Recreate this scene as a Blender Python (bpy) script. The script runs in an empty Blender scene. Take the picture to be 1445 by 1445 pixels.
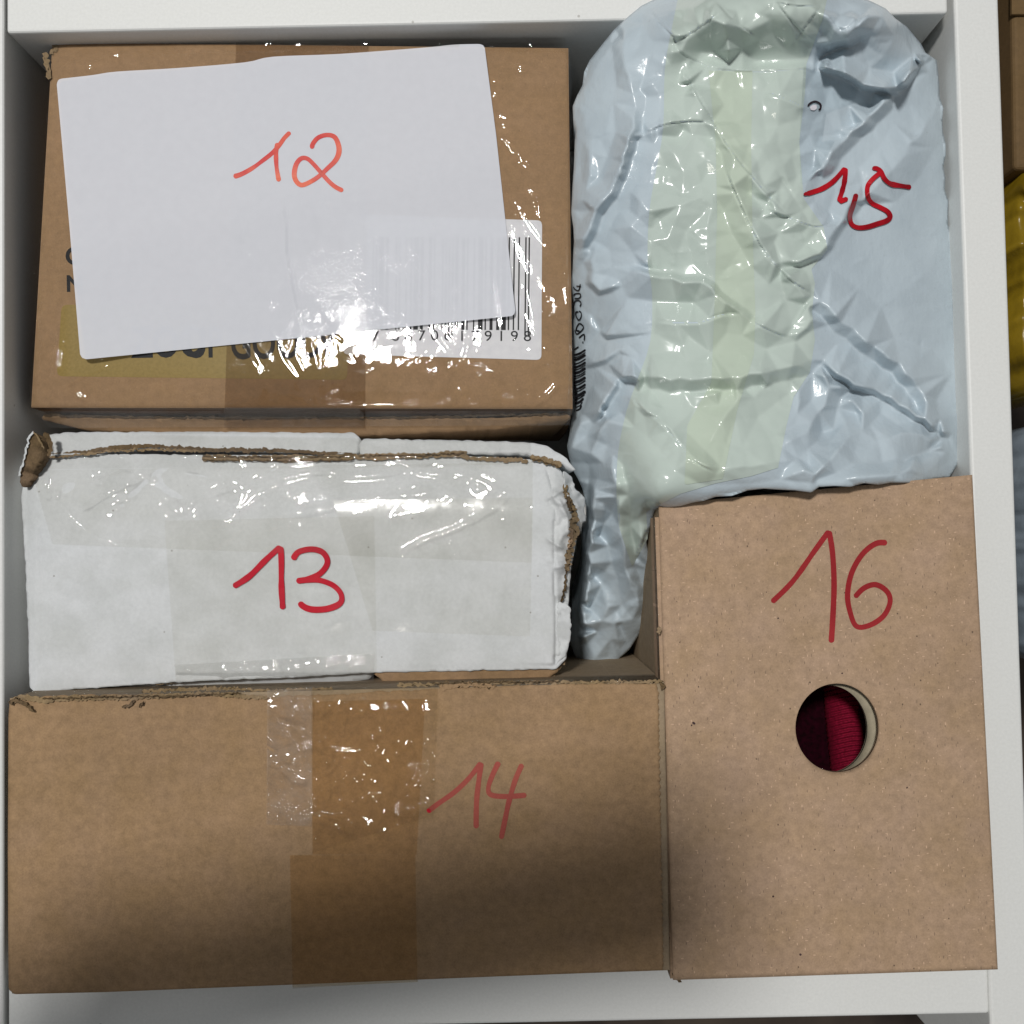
import bpy, math, random
import numpy as np
from mathutils import Vector, Matrix
rng = np.random.RandomState(7); random.seed(7)
SC = bpy.context.scene; COL = SC.collection

# ------------------------------------------------------------------ camera
FOV = math.radians(56.0); DIST = 0.367
F = 722.5 / math.tan(FOV / 2)            # focal length in photo pixels
S = DIST / F                              # metres per photo pixel at rim height (about 0.27 mm)
TILT = math.radians(2.2); ROLL = math.radians(1.15)
fw = Vector((0, math.sin(TILT), -math.cos(TILT)))
right0 = Vector((1, 0, 0)); up0 = right0.cross(fw)
rgt = (right0 * math.cos(ROLL) - up0 * math.sin(ROLL)); upv = (up0 * math.cos(ROLL) + right0 * math.sin(ROLL))
cam = bpy.data.cameras.new('camera'); camo = bpy.data.objects.new('camera', cam); COL.objects.link(camo)
cam.sensor_fit = 'HORIZONTAL'; cam.sensor_width = 36; cam.lens = 18 / math.tan(FOV / 2)
cam.clip_start = 0.01; cam.clip_end = 50
CAMPOS = Vector((0, 0, DIST))
M = Matrix((rgt, upv, -fw)).transposed().to_4x4(); M.translation = CAMPOS
camo.matrix_world = M
SC.camera = camo
_f = np.array(fw); _r = np.array(rgt); _u = np.array(upv)

# ------------------------------------------------------------------ light
W = bpy.data.worlds.new('World'); SC.world = W; W.use_nodes = True
bg = W.node_tree.nodes['Background']; bg.inputs[0].default_value = (0.92, 0.96, 1.0, 1); bg.inputs[1].default_value = 0.175
ld = bpy.data.lights.new('ceiling_light', 'AREA'); ld.shape = 'DISK'; ld.size = 0.18; ld.energy = 22.0
ld.color = (1.0, 0.985, 0.96)
lo = bpy.data.objects.new('ceiling_light', ld); COL.objects.link(lo)
lo.location = (-0.29, 0.47, 1.62)
lo.rotation_euler = (Vector((0, 0, 0)) - lo.location).to_track_quat('-Z', 'Y').to_euler()
l2 = bpy.data.lights.new('added_glare_light', 'AREA'); l2.shape = 'DISK'; l2.size = 0.05; l2.energy = 0.9; l2.color = (1.0, 0.93, 0.84)  # unseen lamp, added so the large carton's tape catches glare
lo2 = bpy.data.objects.new('added_glare_light', l2); COL.objects.link(lo2); lo2.location = (-0.27, -0.37, 1.62)
lo2.rotation_euler = (Vector((0, 0, 0)) - lo2.location).to_track_quat('-Z', 'Y').to_euler()
SC.view_settings.view_transform = 'Standard'; SC.view_settings.look = 'None'
SC.view_settings.exposure = 0.0; SC.view_settings.gamma = 1.0

# ------------------------------------------------------------------ geometry helpers
def P(px, py, z):
    """world point(s) at height z lying where the sight line of photo pixel (px,py) meets that height"""
    px = np.asarray(px, float); py = np.asarray(py, float); z = np.asarray(z, float)
    a = (px - 722.5) / F; b = (722.5 - py) / F
    d = _f + a[..., None] * _r + b[..., None] * _u
    t = (z - DIST) / d[..., 2]
    return np.stack([d[..., 0] * t, d[..., 1] * t, z + 0 * t], -1)

def mesh_obj(name, v, quads, mat, parent=None, smooth=True, tris=None):
    me = bpy.data.meshes.new(name)
    v = np.asarray(v, float).reshape(-1, 3)
    faces = []
    quads = np.asarray(quads, int).reshape(-1, 4) if len(quads) else np.zeros((0, 4), int)
    tris = np.asarray(tris, int).reshape(-1, 3) if tris is not None and len(tris) else np.zeros((0, 3), int)
    nq, nt = len(quads), len(tris)
    me.vertices.add(len(v)); me.vertices.foreach_set('co', v.ravel())
    me.loops.add(nq * 4 + nt * 3)
    me.loops.foreach_set('vertex_index', np.concatenate([quads.ravel(), tris.ravel()]))
    me.polygons.add(nq + nt)
    st = np.concatenate([np.arange(nq) * 4, nq * 4 + np.arange(nt) * 3])
    me.polygons.foreach_set('loop_start', st)
    me.polygons.foreach_set('use_smooth', np.full(nq + nt, smooth))
    me.update(calc_edges=True); me.validate()
    if mat: me.materials.append(mat)
    o = bpy.data.objects.new(name, me); COL.objects.link(o)
    if parent: o.parent = parent
    return o

def thing(name, label, cat, group=None):
    o = bpy.data.objects.new(name, None); COL.objects.link(o); o.empty_display_size = 0.02
    o['label'] = label; o['category'] = cat
    if group: o['group'] = group
    return o

def tag(o, label, cat):
    o['label'] = label; o['category'] = cat; return o

def grid_idx(n, m, off=0):
    i = np.arange(n - 1)[:, None] * m + np.arange(m - 1)[None, :]
    return (np.stack([i, i + m, i + m + 1, i + 1], -1).reshape(-1, 4) + off)

def bil(c, n, m):
    """bilinear pixel grid from corners TL,TR,BR,BL, rows go down"""
    c = np.array(c, float); v = np.linspace(0, 1, n)[:, None, None]; u = np.linspace(0, 1, m)[None, :, None]
    return (1 - v) * ((1 - u) * c[0] + u * c[1]) + v * ((1 - u) * c[3] + u * c[2])

def inside(poly, x, y):
    poly = np.asarray(poly, float); r = np.zeros(np.shape(x), bool); n = len(poly)
    for i in range(n):
        x1, y1 = poly[i]; x2, y2 = poly[(i + 1) % n]
        if y1 == y2: continue
        c = (y1 > y) != (y2 > y)
        r ^= c & (x < (x2 - x1) * (y - y1) / (y2 - y1) + x1)
    return r

def seg_dist(x, y, pts):
    """distance to polyline, signed side, param 0..1 and nearest point"""
    pts = np.asarray(pts, float); L = np.hypot(*(pts[1:] - pts[:-1]).T); T = np.concatenate([[0], np.cumsum(L)]); tot = T[-1]
    best = np.full(np.shape(x), 1e9); par = np.zeros(np.shape(x)); side = np.zeros(np.shape(x)); nx = np.zeros(np.shape(x)); ny = np.zeros(np.shape(x))
    for i in range(len(pts) - 1):
        a, b = pts[i], pts[i + 1]; d = b - a; l2 = max(d @ d, 1e-9)
        t = np.clip(((x - a[0]) * d[0] + (y - a[1]) * d[1]) / l2, 0, 1)
        qx = a[0] + t * d[0]; qy = a[1] + t * d[1]; dd = np.hypot(x - qx, y - qy)
        m = dd < best
        best = np.where(m, dd, best); par = np.where(m, (T[i] + t * L[i]) / tot, par)
        side = np.where(m, np.sign(d[0] * (y - a[1]) - d[1] * (x - a[0])), side)
        nx = np.where(m, qx, nx); ny = np.where(m, qy, ny)
    return best, side, par, nx, ny

def smooth(pts, k=6, closed=False):
    p = np.array(pts, float); n = len(p); out = []
    rngi = range(n) if closed else range(n - 1)
    for i in rngi:
        if closed: a, b, c, d = p[(i - 1) % n], p[i], p[(i + 1) % n], p[(i + 2) % n]
        else: a, b, c, d = p[max(i - 1, 0)], p[i], p[i + 1], p[min(i + 2, n - 1)]
        for j in range(k):
            t = j / k
            out.append(0.5 * ((2 * b) + (-a + c) * t + (2 * a - 5 * b + 4 * c - d) * t * t + (-a + 3 * b - 3 * c + d) * t ** 3))
    if not closed: out.append(p[-1])
    return np.array(out)

def ragged(pts, step=3, amp=1.0, seed=0, closed=False):
    r = np.random.RandomState(seed); p = np.array(pts, float); out = []
    n = len(p); rr = range(n) if closed else range(n - 1)
    for i in rr:
        a, b = p[i], p[(i + 1) % n]; L = np.hypot(*(b - a)); k = max(1, int(L / step)); nrm = np.array([-(b - a)[1], (b - a)[0]]) / max(L, 1e-6)
        for j in range(k):
            o = 0 if j == 0 else r.normal() * amp
            out.append(a + (b - a) * j / k + nrm * o)
    if not closed: out.append(p[-1])
    return np.array(out)

# value noise on pixels
def vnoise(x, y, scale, seed=0):
    r = np.random.RandomState(seed); T = r.rand(64, 64)
    X = x / scale + 1000; Y = y / scale + 1000; xi = np.floor(X).astype(int); yi = np.floor(Y).astype(int); fx = X - xi; fy = Y - yi
    fx = fx * fx * (3 - 2 * fx); fy = fy * fy * (3 - 2 * fy)
    g = lambda a, b: T[a % 64, b % 64]
    return ((g(xi, yi) * (1 - fx) + g(xi + 1, yi) * fx) * (1 - fy) + (g(xi, yi + 1) * (1 - fx) + g(xi + 1, yi + 1) * fx) * fy) * 2 - 1

def facet(x, y, scale, seed):
    """crumpled-sheet noise: random heights on a warped lattice joined by flat triangles"""
    r = np.random.RandomState(seed); T = r.rand(64, 64); a = r.rand() * 3
    x = x + scale * 0.45 * vnoise(x, y, scale * 1.7, seed + 5); y = y + scale * 0.45 * vnoise(x, y, scale * 1.9, seed + 6)
    X = (x * math.cos(a) - y * math.sin(a)) / scale + 500; Y = (x * math.sin(a) + y * math.cos(a)) / scale + 500
    xi = np.floor(X).astype(int); yi = np.floor(Y).astype(int); fx = X - xi; fy = Y - yi; g = lambda p, q: T[p % 64, q % 64]
    lo = g(xi, yi) + fx * (g(xi + 1, yi) - g(xi, yi)) + fy * (g(xi, yi + 1) - g(xi, yi))
    hi = g(xi + 1, yi + 1) + (1 - fx) * (g(xi, yi + 1) - g(xi + 1, yi + 1)) + (1 - fy) * (g(xi + 1, yi) - g(xi + 1, yi + 1))
    return np.where(fx + fy < 1, lo, hi) * 2 - 1

class Field:
    """a height field over photo pixels, in metres; heights of features are given in pixels (0.27 mm)"""
    def __init__(s, base): s.base = base; s.feats = []
    def fold(s, pts, kind, amp, w, w2=None, hi=None, sm=True, taper=0.18):
        p = smooth(pts, 4) if sm and len(pts) > 2 else np.array(pts, float)
        sg = 1
        if hi is not None:
            _, sd, _, _, _ = seg_dist(np.array([hi[0]]), np.array([hi[1]]), p); sg = sd[0] if sd[0] != 0 else 1
        s.feats.append((p, kind, amp, w, w2 or w, sg, taper)); return s
    def crumple(s, poly, n, amp, ln, w, seed, soft=False, ang=None):
        r = np.random.RandomState(seed); poly = np.array(poly, float); lo, hi = poly.min(0), poly.max(0); k = 0
        while k < n:
            c = lo + r.rand(2) * (hi - lo)
            if not inside(poly, c[0:1], c[1:2])[0]: continue
            a = r.rand() * math.pi if ang is None else ang + r.normal() * 0.45; L = ln * (0.4 + r.rand() * 1.2); d = np.array([math.cos(a), math.sin(a)]) * L / 2
            mid = c + r.normal(size=2) * L * 0.08
            s.feats.append((np.array([c - d, mid, c + d]), ('ridge' if r.rand() < 0.6 else 'valley') if soft else ('tent' if r.rand() < 0.6 else 'vee'), amp * (0.3 + r.rand() ** 2), w * (0.5 + r.rand()), w, 1, 0.35)); k += 1
        return s
    def __call__(s, x, y):
        x = np.asarray(x, float); y = np.asarray(y, float); sh = x.shape; x = x.ravel(); y = y.ravel()
        z = np.array(s.base(x, y), float) * np.ones_like(x)
        for p, kind, amp, w, w2, sg, taper in s.feats:
            m0 = 4 * max(w, w2); lo = p.min(0) - m0; hi = p.max(0) + m0
            ii = np.nonzero((x > lo[0]) & (x < hi[0]) & (y > lo[1]) & (y < hi[1]))[0]
            if not len(ii): continue
            X, Y = x[ii], y[ii]; d, sd, t, qx, qy = seg_dist(X, Y, p); sd = sd * sg
            env = np.clip(np.minimum(t, 1 - t) / max(taper, 1e-3), 0, 1); env = env * env * (3 - 2 * env)
            # distance beyond the ends also fades
            if kind in ('ridge', 'tent'): h = amp * np.exp(-(d / w) ** (2 if kind == 'ridge' else 1.15))
            elif kind in ('valley', 'vee'): h = -amp * np.exp(-(d / w) ** (2 if kind == 'valley' else 1.15))
            elif kind == 'step':            # high side falls off over w2, low side within w
                h = np.where(sd > 0, amp * np.exp(-(d / w2)), amp * np.exp(-(d / w) ** 2))
            elif kind == 'slit':            # narrow groove with a raised lip on the high side
                h = np.where(sd > 0, amp * np.exp(-d / w2), 0) - 0.7 * amp * np.exp(-(d / w) ** 2)
            z[ii] += h * env * S
        return z.reshape(sh)

def plane_base(c):
    """plane-ish base from four (px,py,zmm) corners TL TR BR BL - least squares with xy term"""
    c = np.array(c, float); A = np.stack([np.ones(4), c[:, 0] / 1000, c[:, 1] / 1000, c[:, 0] * c[:, 1] / 1e6], 1); k = np.linalg.solve(A, c[:, 2] / 1000)
    return lambda x, y: k[0] + k[1] * x / 1000 + k[2] * y / 1000 + k[3] * x * y / 1e6

def patch(name, corners, surf, eps, mat, parent, step=4, sm=True):
    c = np.array(corners, float); n = max(2, int(max(np.hypot(*(c[3] - c[0])), np.hypot(*(c[2] - c[1]))) / step) + 1)
    m = max(2, int(max(np.hypot(*(c[1] - c[0])), np.hypot(*(c[2] - c[3]))) / step) + 1)
    g = bil(c, n, m); z = surf(g[..., 0], g[..., 1]) + eps
    return mesh_obj(name, P(g[..., 0], g[..., 1], z), grid_idx(n, m), mat, parent, sm)

def polypatch(name, poly, surf, eps, mat, parent, step=2.0, skirt=None, thick=None):
    poly = np.array(poly, float); lo, hi = poly.min(0) - step, poly.max(0) + step
    xs = np.arange(lo[0], hi[0] + step, step); ys = np.arange(lo[1], hi[1] + step, step)
    X, Y = np.meshgrid(xs, ys); n, m = X.shape
    ins = inside(poly, X.ravel(), Y.ravel())
    q = grid_idx(n, m); q = q[ins[q].sum(1) >= 3]
    used = np.zeros(n * m, bool); used[q.ravel()] = True
    x = X.ravel().copy(); y = Y.ravel().copy()
    e = np.sort(np.concatenate([q[:, [0, 1]], q[:, [1, 2]], q[:, [2, 3]], q[:, [3, 0]]]), 1)
    de = np.concatenate([q[:, [0, 1]], q[:, [1, 2]], q[:, [2, 3]], q[:, [3, 0]]])
    key = e[:, 0].astype(np.int64) * (n * m) + e[:, 1]; _, inv, cnt = np.unique(key, return_inverse=True, return_counts=True)
    be = de[cnt[inv] == 1]; bv = np.unique(be)
    P2 = np.concatenate([poly, poly[:1]]); _, _, _, qx, qy = seg_dist(x[bv], y[bv], P2)
    x[bv] = qx; y[bv] = qy
    idx = -np.ones(n * m, int); u = np.nonzero(used)[0]; idx[u] = np.arange(len(u))
    x = x[u]; y = y[u]; z = surf(x, y) + eps; V = P(x, y, z); q = idx[q]; be = idx[be]
    if skirt:                                   # hang the border down (metres), drawn in towards the middle
        dz, pull = skirt; b = np.unique(be); cx, cy = x.mean(), y.mean(); mp = -np.ones(len(x), int)
        cur = np.arange(len(x)); allV = [V]; tot = len(V); quads = [q]; prev = {}
        lvl = b; last = np.arange(len(x))
        for k in (0.25, 1.0):
            nw = -np.ones(len(x), int); nw[b] = tot + np.arange(len(b))
            Vb = P(x[b], y[b], z[b]); Vb[:, 2] -= dz * k
            ctr = P(np.array(cx), np.array(cy), z.mean()); dv = ctr[None, :2] - Vb[:, :2]; dv /= np.maximum(np.hypot(dv[:, 0], dv[:, 1]), 1e-6)[:, None]
            Vb[:, :2] += dv * pull * k
            allV.append(Vb); tot += len(b)
            quads.append(np.stack([last[be[:, 1]], last[be[:, 0]], nw[be[:, 0]], nw[be[:, 1]]], 1)); last = nw
        V = np.concatenate(allV); q = np.concatenate(quads)
    elif thick:
        V2 = V.copy(); V2[:, 2] -= thick; k = len(V)
        q = np.concatenate([q, np.stack([be[:, 1], be[:, 0], be[:, 0] + k, be[:, 1] + k], 1)]); V = np.concatenate([V, V2])
    return mesh_obj(name, V, q, mat, parent)

def ribbon(pts, width, surf, eps, seed=0, k=5, wvar=0.12, jag=0.0):
    """drape a brush stroke on a surface, with round ends; returns verts, quads"""
    p = np.array(pts, float); d = np.gradient(p, axis=0); L = np.hypot(d[:, 0], d[:, 1]) + 1e-9; nrm = np.stack([-d[:, 1], d[:, 0]], 1) / L[:, None]
    r = np.random.RandomState(seed); n = len(p); s = np.concatenate([[0], np.cumsum(np.hypot(*(p[1:] - p[:-1]).T))]); w = width / 2 * np.ones(n)
    w *= 1 + wvar * np.interp(s, np.linspace(0, s[-1] + 1, 9), r.normal(size=9) * 0.6)
    e = np.minimum(s, s[-1] - s); w *= np.sqrt(np.clip(1 - (1 - np.clip(e / (width / 2), 0, 1)) ** 2, 0.02, 1))
    off = np.linspace(-1, 1, k)[None, :] * w[:, None]; off = off + (r.normal(size=off.shape) * jag if jag else 0)
    x = p[:, 0:1] + nrm[:, 0:1] * off; y = p[:, 1:2] + nrm[:, 1:2] * off
    return P(x, y, surf(x, y) + eps).reshape(-1, 3), grid_idx(n, k)

def strokes(name, lines, width, surf, eps, mat, parent, seed=0, sm=5, wvar=0.14):
    V, Q, o = [], [], 0
    for i, l in enumerate(lines):
        p = smooth(l, sm) if sm else np.array(l, float)
        # resample finely so that ends are round
        s = np.concatenate([[0], np.cumsum(np.hypot(*(p[1:] - p[:-1]).T))]); t = np.unique(np.concatenate([np.arange(0, s[-1], 1.1), [s[-1]]]))
        p = np.stack([np.interp(t, s, p[:, 0]), np.interp(t, s, p[:, 1])], 1)
        v, q = ribbon(p, width, surf, eps + i * 2.5e-5, seed + i, 5, wvar); V.append(v); Q.append(q + o); o += len(v)
    return mesh_obj(name, np.concatenate(V), np.concatenate(Q), mat, parent)

def box_shell(name, corners, surf, zbot, mat, parent, step=8, rnd=4.0, bulge=0.0, top=True, levels=6, ragg=0.0, seed=0):
    """carton: draped top face with softly rounded edges and upright sides"""
    c = np.array(corners, float); n = int(np.hypot(*(c[3] - c[0])) / step) + 2; m = int(np.hypot(*(c[1] - c[0])) / step) + 2
    def edgepar(k, L):
        t = np.linspace(0, 1, k); e = rnd / L
        return np.unique(np.concatenate([t[(t > e * 1.01) & (t < 1 - e * 1.01)], [0, e * .15, e * .4, e, 1 - e, 1 - e * .4, 1 - e * .15, 1]]))
    v = edgepar(n, np.hypot(*(c[3] - c[0]))); u = edgepar(m, np.hypot(*(c[1] - c[0]))); n, m = len(v), len(u)
    g = (1 - v)[:, None, None] * ((1 - u)[None, :, None] * c[0] + u[None, :, None] * c[1]) + v[:, None, None] * ((1 - u)[None, :, None] * c[3] + u[None, :, None] * c[2])
    z = surf(g[..., 0], g[..., 1])
    Ly = np.hypot(*(c[3] - c[0])); Lx = np.hypot(*(c[1] - c[0]))
    ev = np.minimum(v, 1 - v)[:, None] * Ly; eu = np.minimum(u, 1 - u)[None, :] * Lx; ed = np.minimum(ev, eu)
    q = np.clip(1 - ed / rnd, 0, 1); z = z - (1 - np.sqrt(np.clip(1 - q * q * 0.98, 0, 1))) * rnd * 0.45 * S
    if ragg:
        r = np.random.RandomState(seed); z = z + np.where(ed < 1, r.normal(size=z.shape) * ragg * S, 0)
    V = P(g[..., 0], g[..., 1], z).reshape(-1, 3); Q = [grid_idx(n, m)] if top else []
    loop = np.concatenate([np.arange(m), np.arange(1, n) * m + m - 1, (n - 1) * m + np.arange(m - 2, -1, -1), np.arange(n - 2, 0, -1) * m])
    ctr = V.mean(0); allV = [V]; tot = len(V); last = loop; B = V[loop]
    dirv = B[:, :2] - ctr[:2]; dirv /= np.hypot(dirv[:, 0], dirv[:, 1])[:, None]
    for k in range(1, levels + 1):
        t = k / levels; Vb = B.copy(); Vb[:, 2] = B[:, 2] * (1 - t) + zbot * t; Vb[:, :2] += dirv * bulge * math.sin(math.pi * min(t, 1))
        allV.append(Vb); nw = tot + np.arange(len(loop)); tot += len(loop)
        Q.append(np.stack([np.roll(last, -1), last, nw, np.roll(nw, -1)], 1)); last = nw
    return mesh_obj(name, np.concatenate(allV), np.concatenate(Q), mat, parent)

def slab(name, poly_px, z0, z1, mat, parent=None, bev=0.0008):
    """prism whose top outline is given in pixels at height z0, going down to z1"""
    p = P(np.array(poly_px, float)[:, 0], np.array(poly_px, float)[:, 1], z0)[:, :2]; n = len(p)
    V = [(a[0], a[1], z0) for a in p] + [(a[0], a[1], z1) for a in p]
    me = bpy.data.meshes.new(name); me.from_pydata(V, [], [list(range(n))[::-1], list(range(n, 2 * n))] + [[i, (i + 1) % n, n + (i + 1) % n, n + i] for i in range(n)])
    import bmesh
    bm = bmesh.new(); bm.from_mesh(me); bmesh.ops.recalc_face_normals(bm, faces=bm.faces)
    if bev: bmesh.ops.bevel(bm, geom=bm.edges, offset=bev, segments=3, affect='EDGES', profile=0.5)
    bm.to_mesh(me); bm.free(); me.materials.append(mat)
    o = bpy.data.objects.new(name, me); COL.objects.link(o)
    if parent: o.parent = parent
    return o

def text_patch(name, body, px, py, size, rot, surf, eps, mat, parent, bold=0.0, sx=1.0):
    """print letters on a surface: px,py = baseline start, size = cap height in pixels, rot in degrees"""
    cu = bpy.data.curves.new('tmp', 'FONT'); cu.body = body; cu.size = 1; cu.offset = bold; cu.resolution_u = 4
    ob = bpy.data.objects.new('tmp', cu); COL.objects.link(ob); dg = bpy.context.evaluated_depsgraph_get(); dg.update()
    me = bpy.data.meshes.new_from_object(ob.evaluated_get(dg)); bpy.data.objects.remove(ob)
    co = np.zeros(len(me.vertices) * 3); me.vertices.foreach_get('co', co); co = co.reshape(-1, 3); k = size / 0.69
    a = math.radians(rot); X = co[:, 0] * k * sx; Y = -co[:, 1] * k
    x = px + X * math.cos(a) - Y * math.sin(a); y = py + X * math.sin(a) + Y * math.cos(a)
    me.vertices.foreach_set('co', P(x, y, surf(x, y) + eps).ravel()); me.update(); me.name = name
    me.materials.clear(); me.materials.append(mat)
    o = bpy.data.objects.new(name, me); COL.objects.link(o); o.parent = parent
    return o

# ------------------------------------------------------------------ materials
def mat(name):
    m = bpy.data.materials.new(name); m.use_nodes = True; nt = m.node_tree; nt.nodes.clear(); return m, nt
def N(nt, t, **k):
    n = nt.nodes.new(t)
    for a, b in k.items(): setattr(n, a, b)
    return n
def tc(nt): return N(nt, 'ShaderNodeTexCoord').outputs['Object']
def noise(nt, vec, scale, detail=2, rough=0.5, stretch=None):
    n = N(nt, 'ShaderNodeTexNoise'); n.inputs['Scale'].default_value = scale; n.inputs['Detail'].default_value = detail; n.inputs['Roughness'].default_value = rough
    if stretch:
        mp = N(nt, 'ShaderNodeMapping'); mp.inputs['Scale'].default_value = stretch; nt.links.new(vec, mp.inputs[0]); vec = mp.outputs[0]
    nt.links.new(vec, n.inputs['Vector']); return n.outputs['Fac']
def ramp(nt, fac, stops):
    r = N(nt, 'ShaderNodeValToRGB'); el = r.color_ramp.elements
    el[0].position, el[0].color = stops[0][0], (*stops[0][1], 1); el[1].position, el[1].color = stops[-1][0], (*stops[-1][1], 1)
    for p, c in stops[1:-1]: e = el.new(p); e.color = (*c, 1)
    nt.links.new(fac, r.inputs[0]); return r.outputs[0]
def mixc(nt, fac, a, b, mode='MIX'):
    m = N(nt, 'ShaderNodeMix', data_type='RGBA', blend_type=mode)
    for s, v in ((m.inputs[0], fac), (m.inputs[6], a), (m.inputs[7], b)):
        if isinstance(v, (int, float)): s.default_value = v
        elif isinstance(v, tuple): s.default_value = (*v, 1) if len(v) == 3 else v
        else: nt.links.new(v, s)
    return m.outputs[2]
def mathn(nt, op, a, b=0.0):
    m = N(nt, 'ShaderNodeMath', operation=op)
    for s, v in ((m.inputs[0], a), (m.inputs[1], b)):
        if isinstance(v, (int, float)): s.default_value = v
        else: nt.links.new(v, s)
    return m.outputs[0]
def bump(nt, h, strength, dist):
    b = N(nt, 'ShaderNodeBump'); b.inputs['Strength'].default_value = strength; b.inputs['Distance'].default_value = dist; nt.links.new(h, b.inputs['Height']); return b.outputs[0]
def principled(nt, col, rough=0.6, spec=0.4, normal=None, **kw):
    p = N(nt, 'ShaderNodeBsdfPrincipled'); o = N(nt, 'ShaderNodeOutputMaterial')
    if isinstance(col, tuple): p.inputs['Base Color'].default_value = (*col, 1)
    else: nt.links.new(col, p.inputs['Base Color'])
    if isinstance(rough, (int, float)): p.inputs['Roughness'].default_value = rough
    else: nt.links.new(rough, p.inputs['Roughness'])
    p.inputs['Specular IOR Level'].default_value = spec
    for k, v in kw.items(): p.inputs[k].default_value = v
    if normal is not None: nt.links.new(normal, p.inputs['Normal'])
    nt.links.new(p.outputs[0], o.inputs[0]); return p
def sc(c, k): return tuple(min(1, x * k) for x in c)

def kraft(name, base, contrast=0.14, fleck=0.5, big=0.10, rough=0.75):
    m, nt = mat(name); v = tc(nt)
    fine = noise(nt, v, 1500, 4, 0.7); mid = noise(nt, v, 330, 4, 0.65); wide = noise(nt, v, 22, 3, 0.6)
    c = ramp(nt, fine, [(0.3, sc(base, 1 - contrast)), (0.7, sc(base, 1 + contrast))])
    c = mixc(nt, 0.5, c, ramp(nt, mid, [(0.3, sc(base, 1 - contrast * 1.2)), (0.7, sc(base, 1 + contrast * 1.2))]))
    c = mixc(nt, 1.0, c, ramp(nt, noise(nt, v, 260, 2, 0.5, (0.06, 1, 1)), [(0.3, (0.955,) * 3), (0.7, (1, 1, 1))]), 'MULTIPLY')
    hue = noise(nt, v, 55, 3, 0.6)
    c = mixc(nt, 1.0, c, ramp(nt, hue, [(0.3, (1 - big * .5, 1 - big * .6, 1 - big * 1.3)), (0.7, (1 + 0 * big, 1, 1))]), 'MULTIPLY')
    c = mixc(nt, 1.0, c, ramp(nt, wide, [(0.3, (1 - big,) * 3), (0.7, (1, 1, 1))]), 'MULTIPLY')
    if fleck:
        # fibres and specks: stretched cell noise in a few directions
        for i, (sx, sy, rot, col, th) in enumerate(((1, 0.30, 0.4, sc(base, 0.5), 0.06), (1, 0.28, 2.0, sc(base, 0.6), 0.06), (1, 0.8, 0, sc(base, 0.3), 0.024), (1, 0.4, 1.1, sc(base, 1.4), 0.06), (0.35, 1, 2.7, sc(base, 1.35), 0.06))):
            mp = N(nt, 'ShaderNodeMapping'); mp.inputs['Rotation'].default_value = (0, 0, rot); mp.inputs['Scale'].default_value = (sx, sy, 1); mp.inputs['Location'].default_value = (i * .37, i * .11, 0)
            nt.links.new(v, mp.inputs[0]); vo = N(nt, 'ShaderNodeTexVoronoi'); vo.voronoi_dimensions = '2D'; vo.inputs['Scale'].default_value = (620, 560, 150, 520, 600)[i]; nt.links.new(mp.outputs[0], vo.inputs['Vector'])
            cellr = N(nt, 'ShaderNodeSeparateColor'); nt.links.new(vo.outputs['Color'], cellr.inputs[0])
            pick = mathn(nt, 'GREATER_THAN', cellr.outputs[0], 0.7 if i != 2 else 0.8)
            near = mathn(nt, 'LESS_THAN', vo.outputs['Distance'], mathn(nt, 'MULTIPLY', cellr.outputs[1], th * 1.9))
            c = mixc(nt, mathn(nt, 'MULTIPLY', mathn(nt, 'MULTIPLY', pick, near), fleck), c, col)
    cb = noise(nt, v, 170, 3, 0.6)
    nrm = bump(nt, mathn(nt, 'ADD', fine, mathn(nt, 'MULTIPLY', cb, 1.5)), 0.35, 0.00012)
    principled(nt, c, rough, 0.25, nrm); return m

def whitecard(name, base):
    m, nt = mat(name); v = tc(nt)
    f = noise(nt, v, 700, 5, 0.7); g = noise(nt, v, 60, 4, 0.65); h = noise(nt, v, 14, 3, 0.6, (1, 3, 1))
    c = ramp(nt, f, [(0.3, sc(base, 0.93)), (0.7, sc(base, 1.04))])
    c = mixc(nt, 1.0, c, ramp(nt, g, [(0.25, (0.86, 0.865, 0.85)), (0.6, (1, 1, 1))]), 'MULTIPLY')
    c = mixc(nt, 1.0, c, ramp(nt, h, [(0.35, (0.93, 0.93, 0.91)), (0.7, (1, 1, 1))]), 'MULTIPLY')
    vo = N(nt, 'ShaderNodeTexVoronoi'); vo.inputs['Scale'].default_value = 95; nt.links.new(v, vo.inputs['Vector'])
    c = mixc(nt, mathn(nt, 'MULTIPLY', mathn(nt, 'LESS_THAN', vo.outputs['Distance'], 0.035), 0.6), c, (0.2, 0.18, 0.15))
    principled(nt, c, 0.7, 0.3, bump(nt, mathn(nt, 'ADD', f, mathn(nt, 'MULTIPLY', g, 2)), 0.3, 0.00012)); return m

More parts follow.
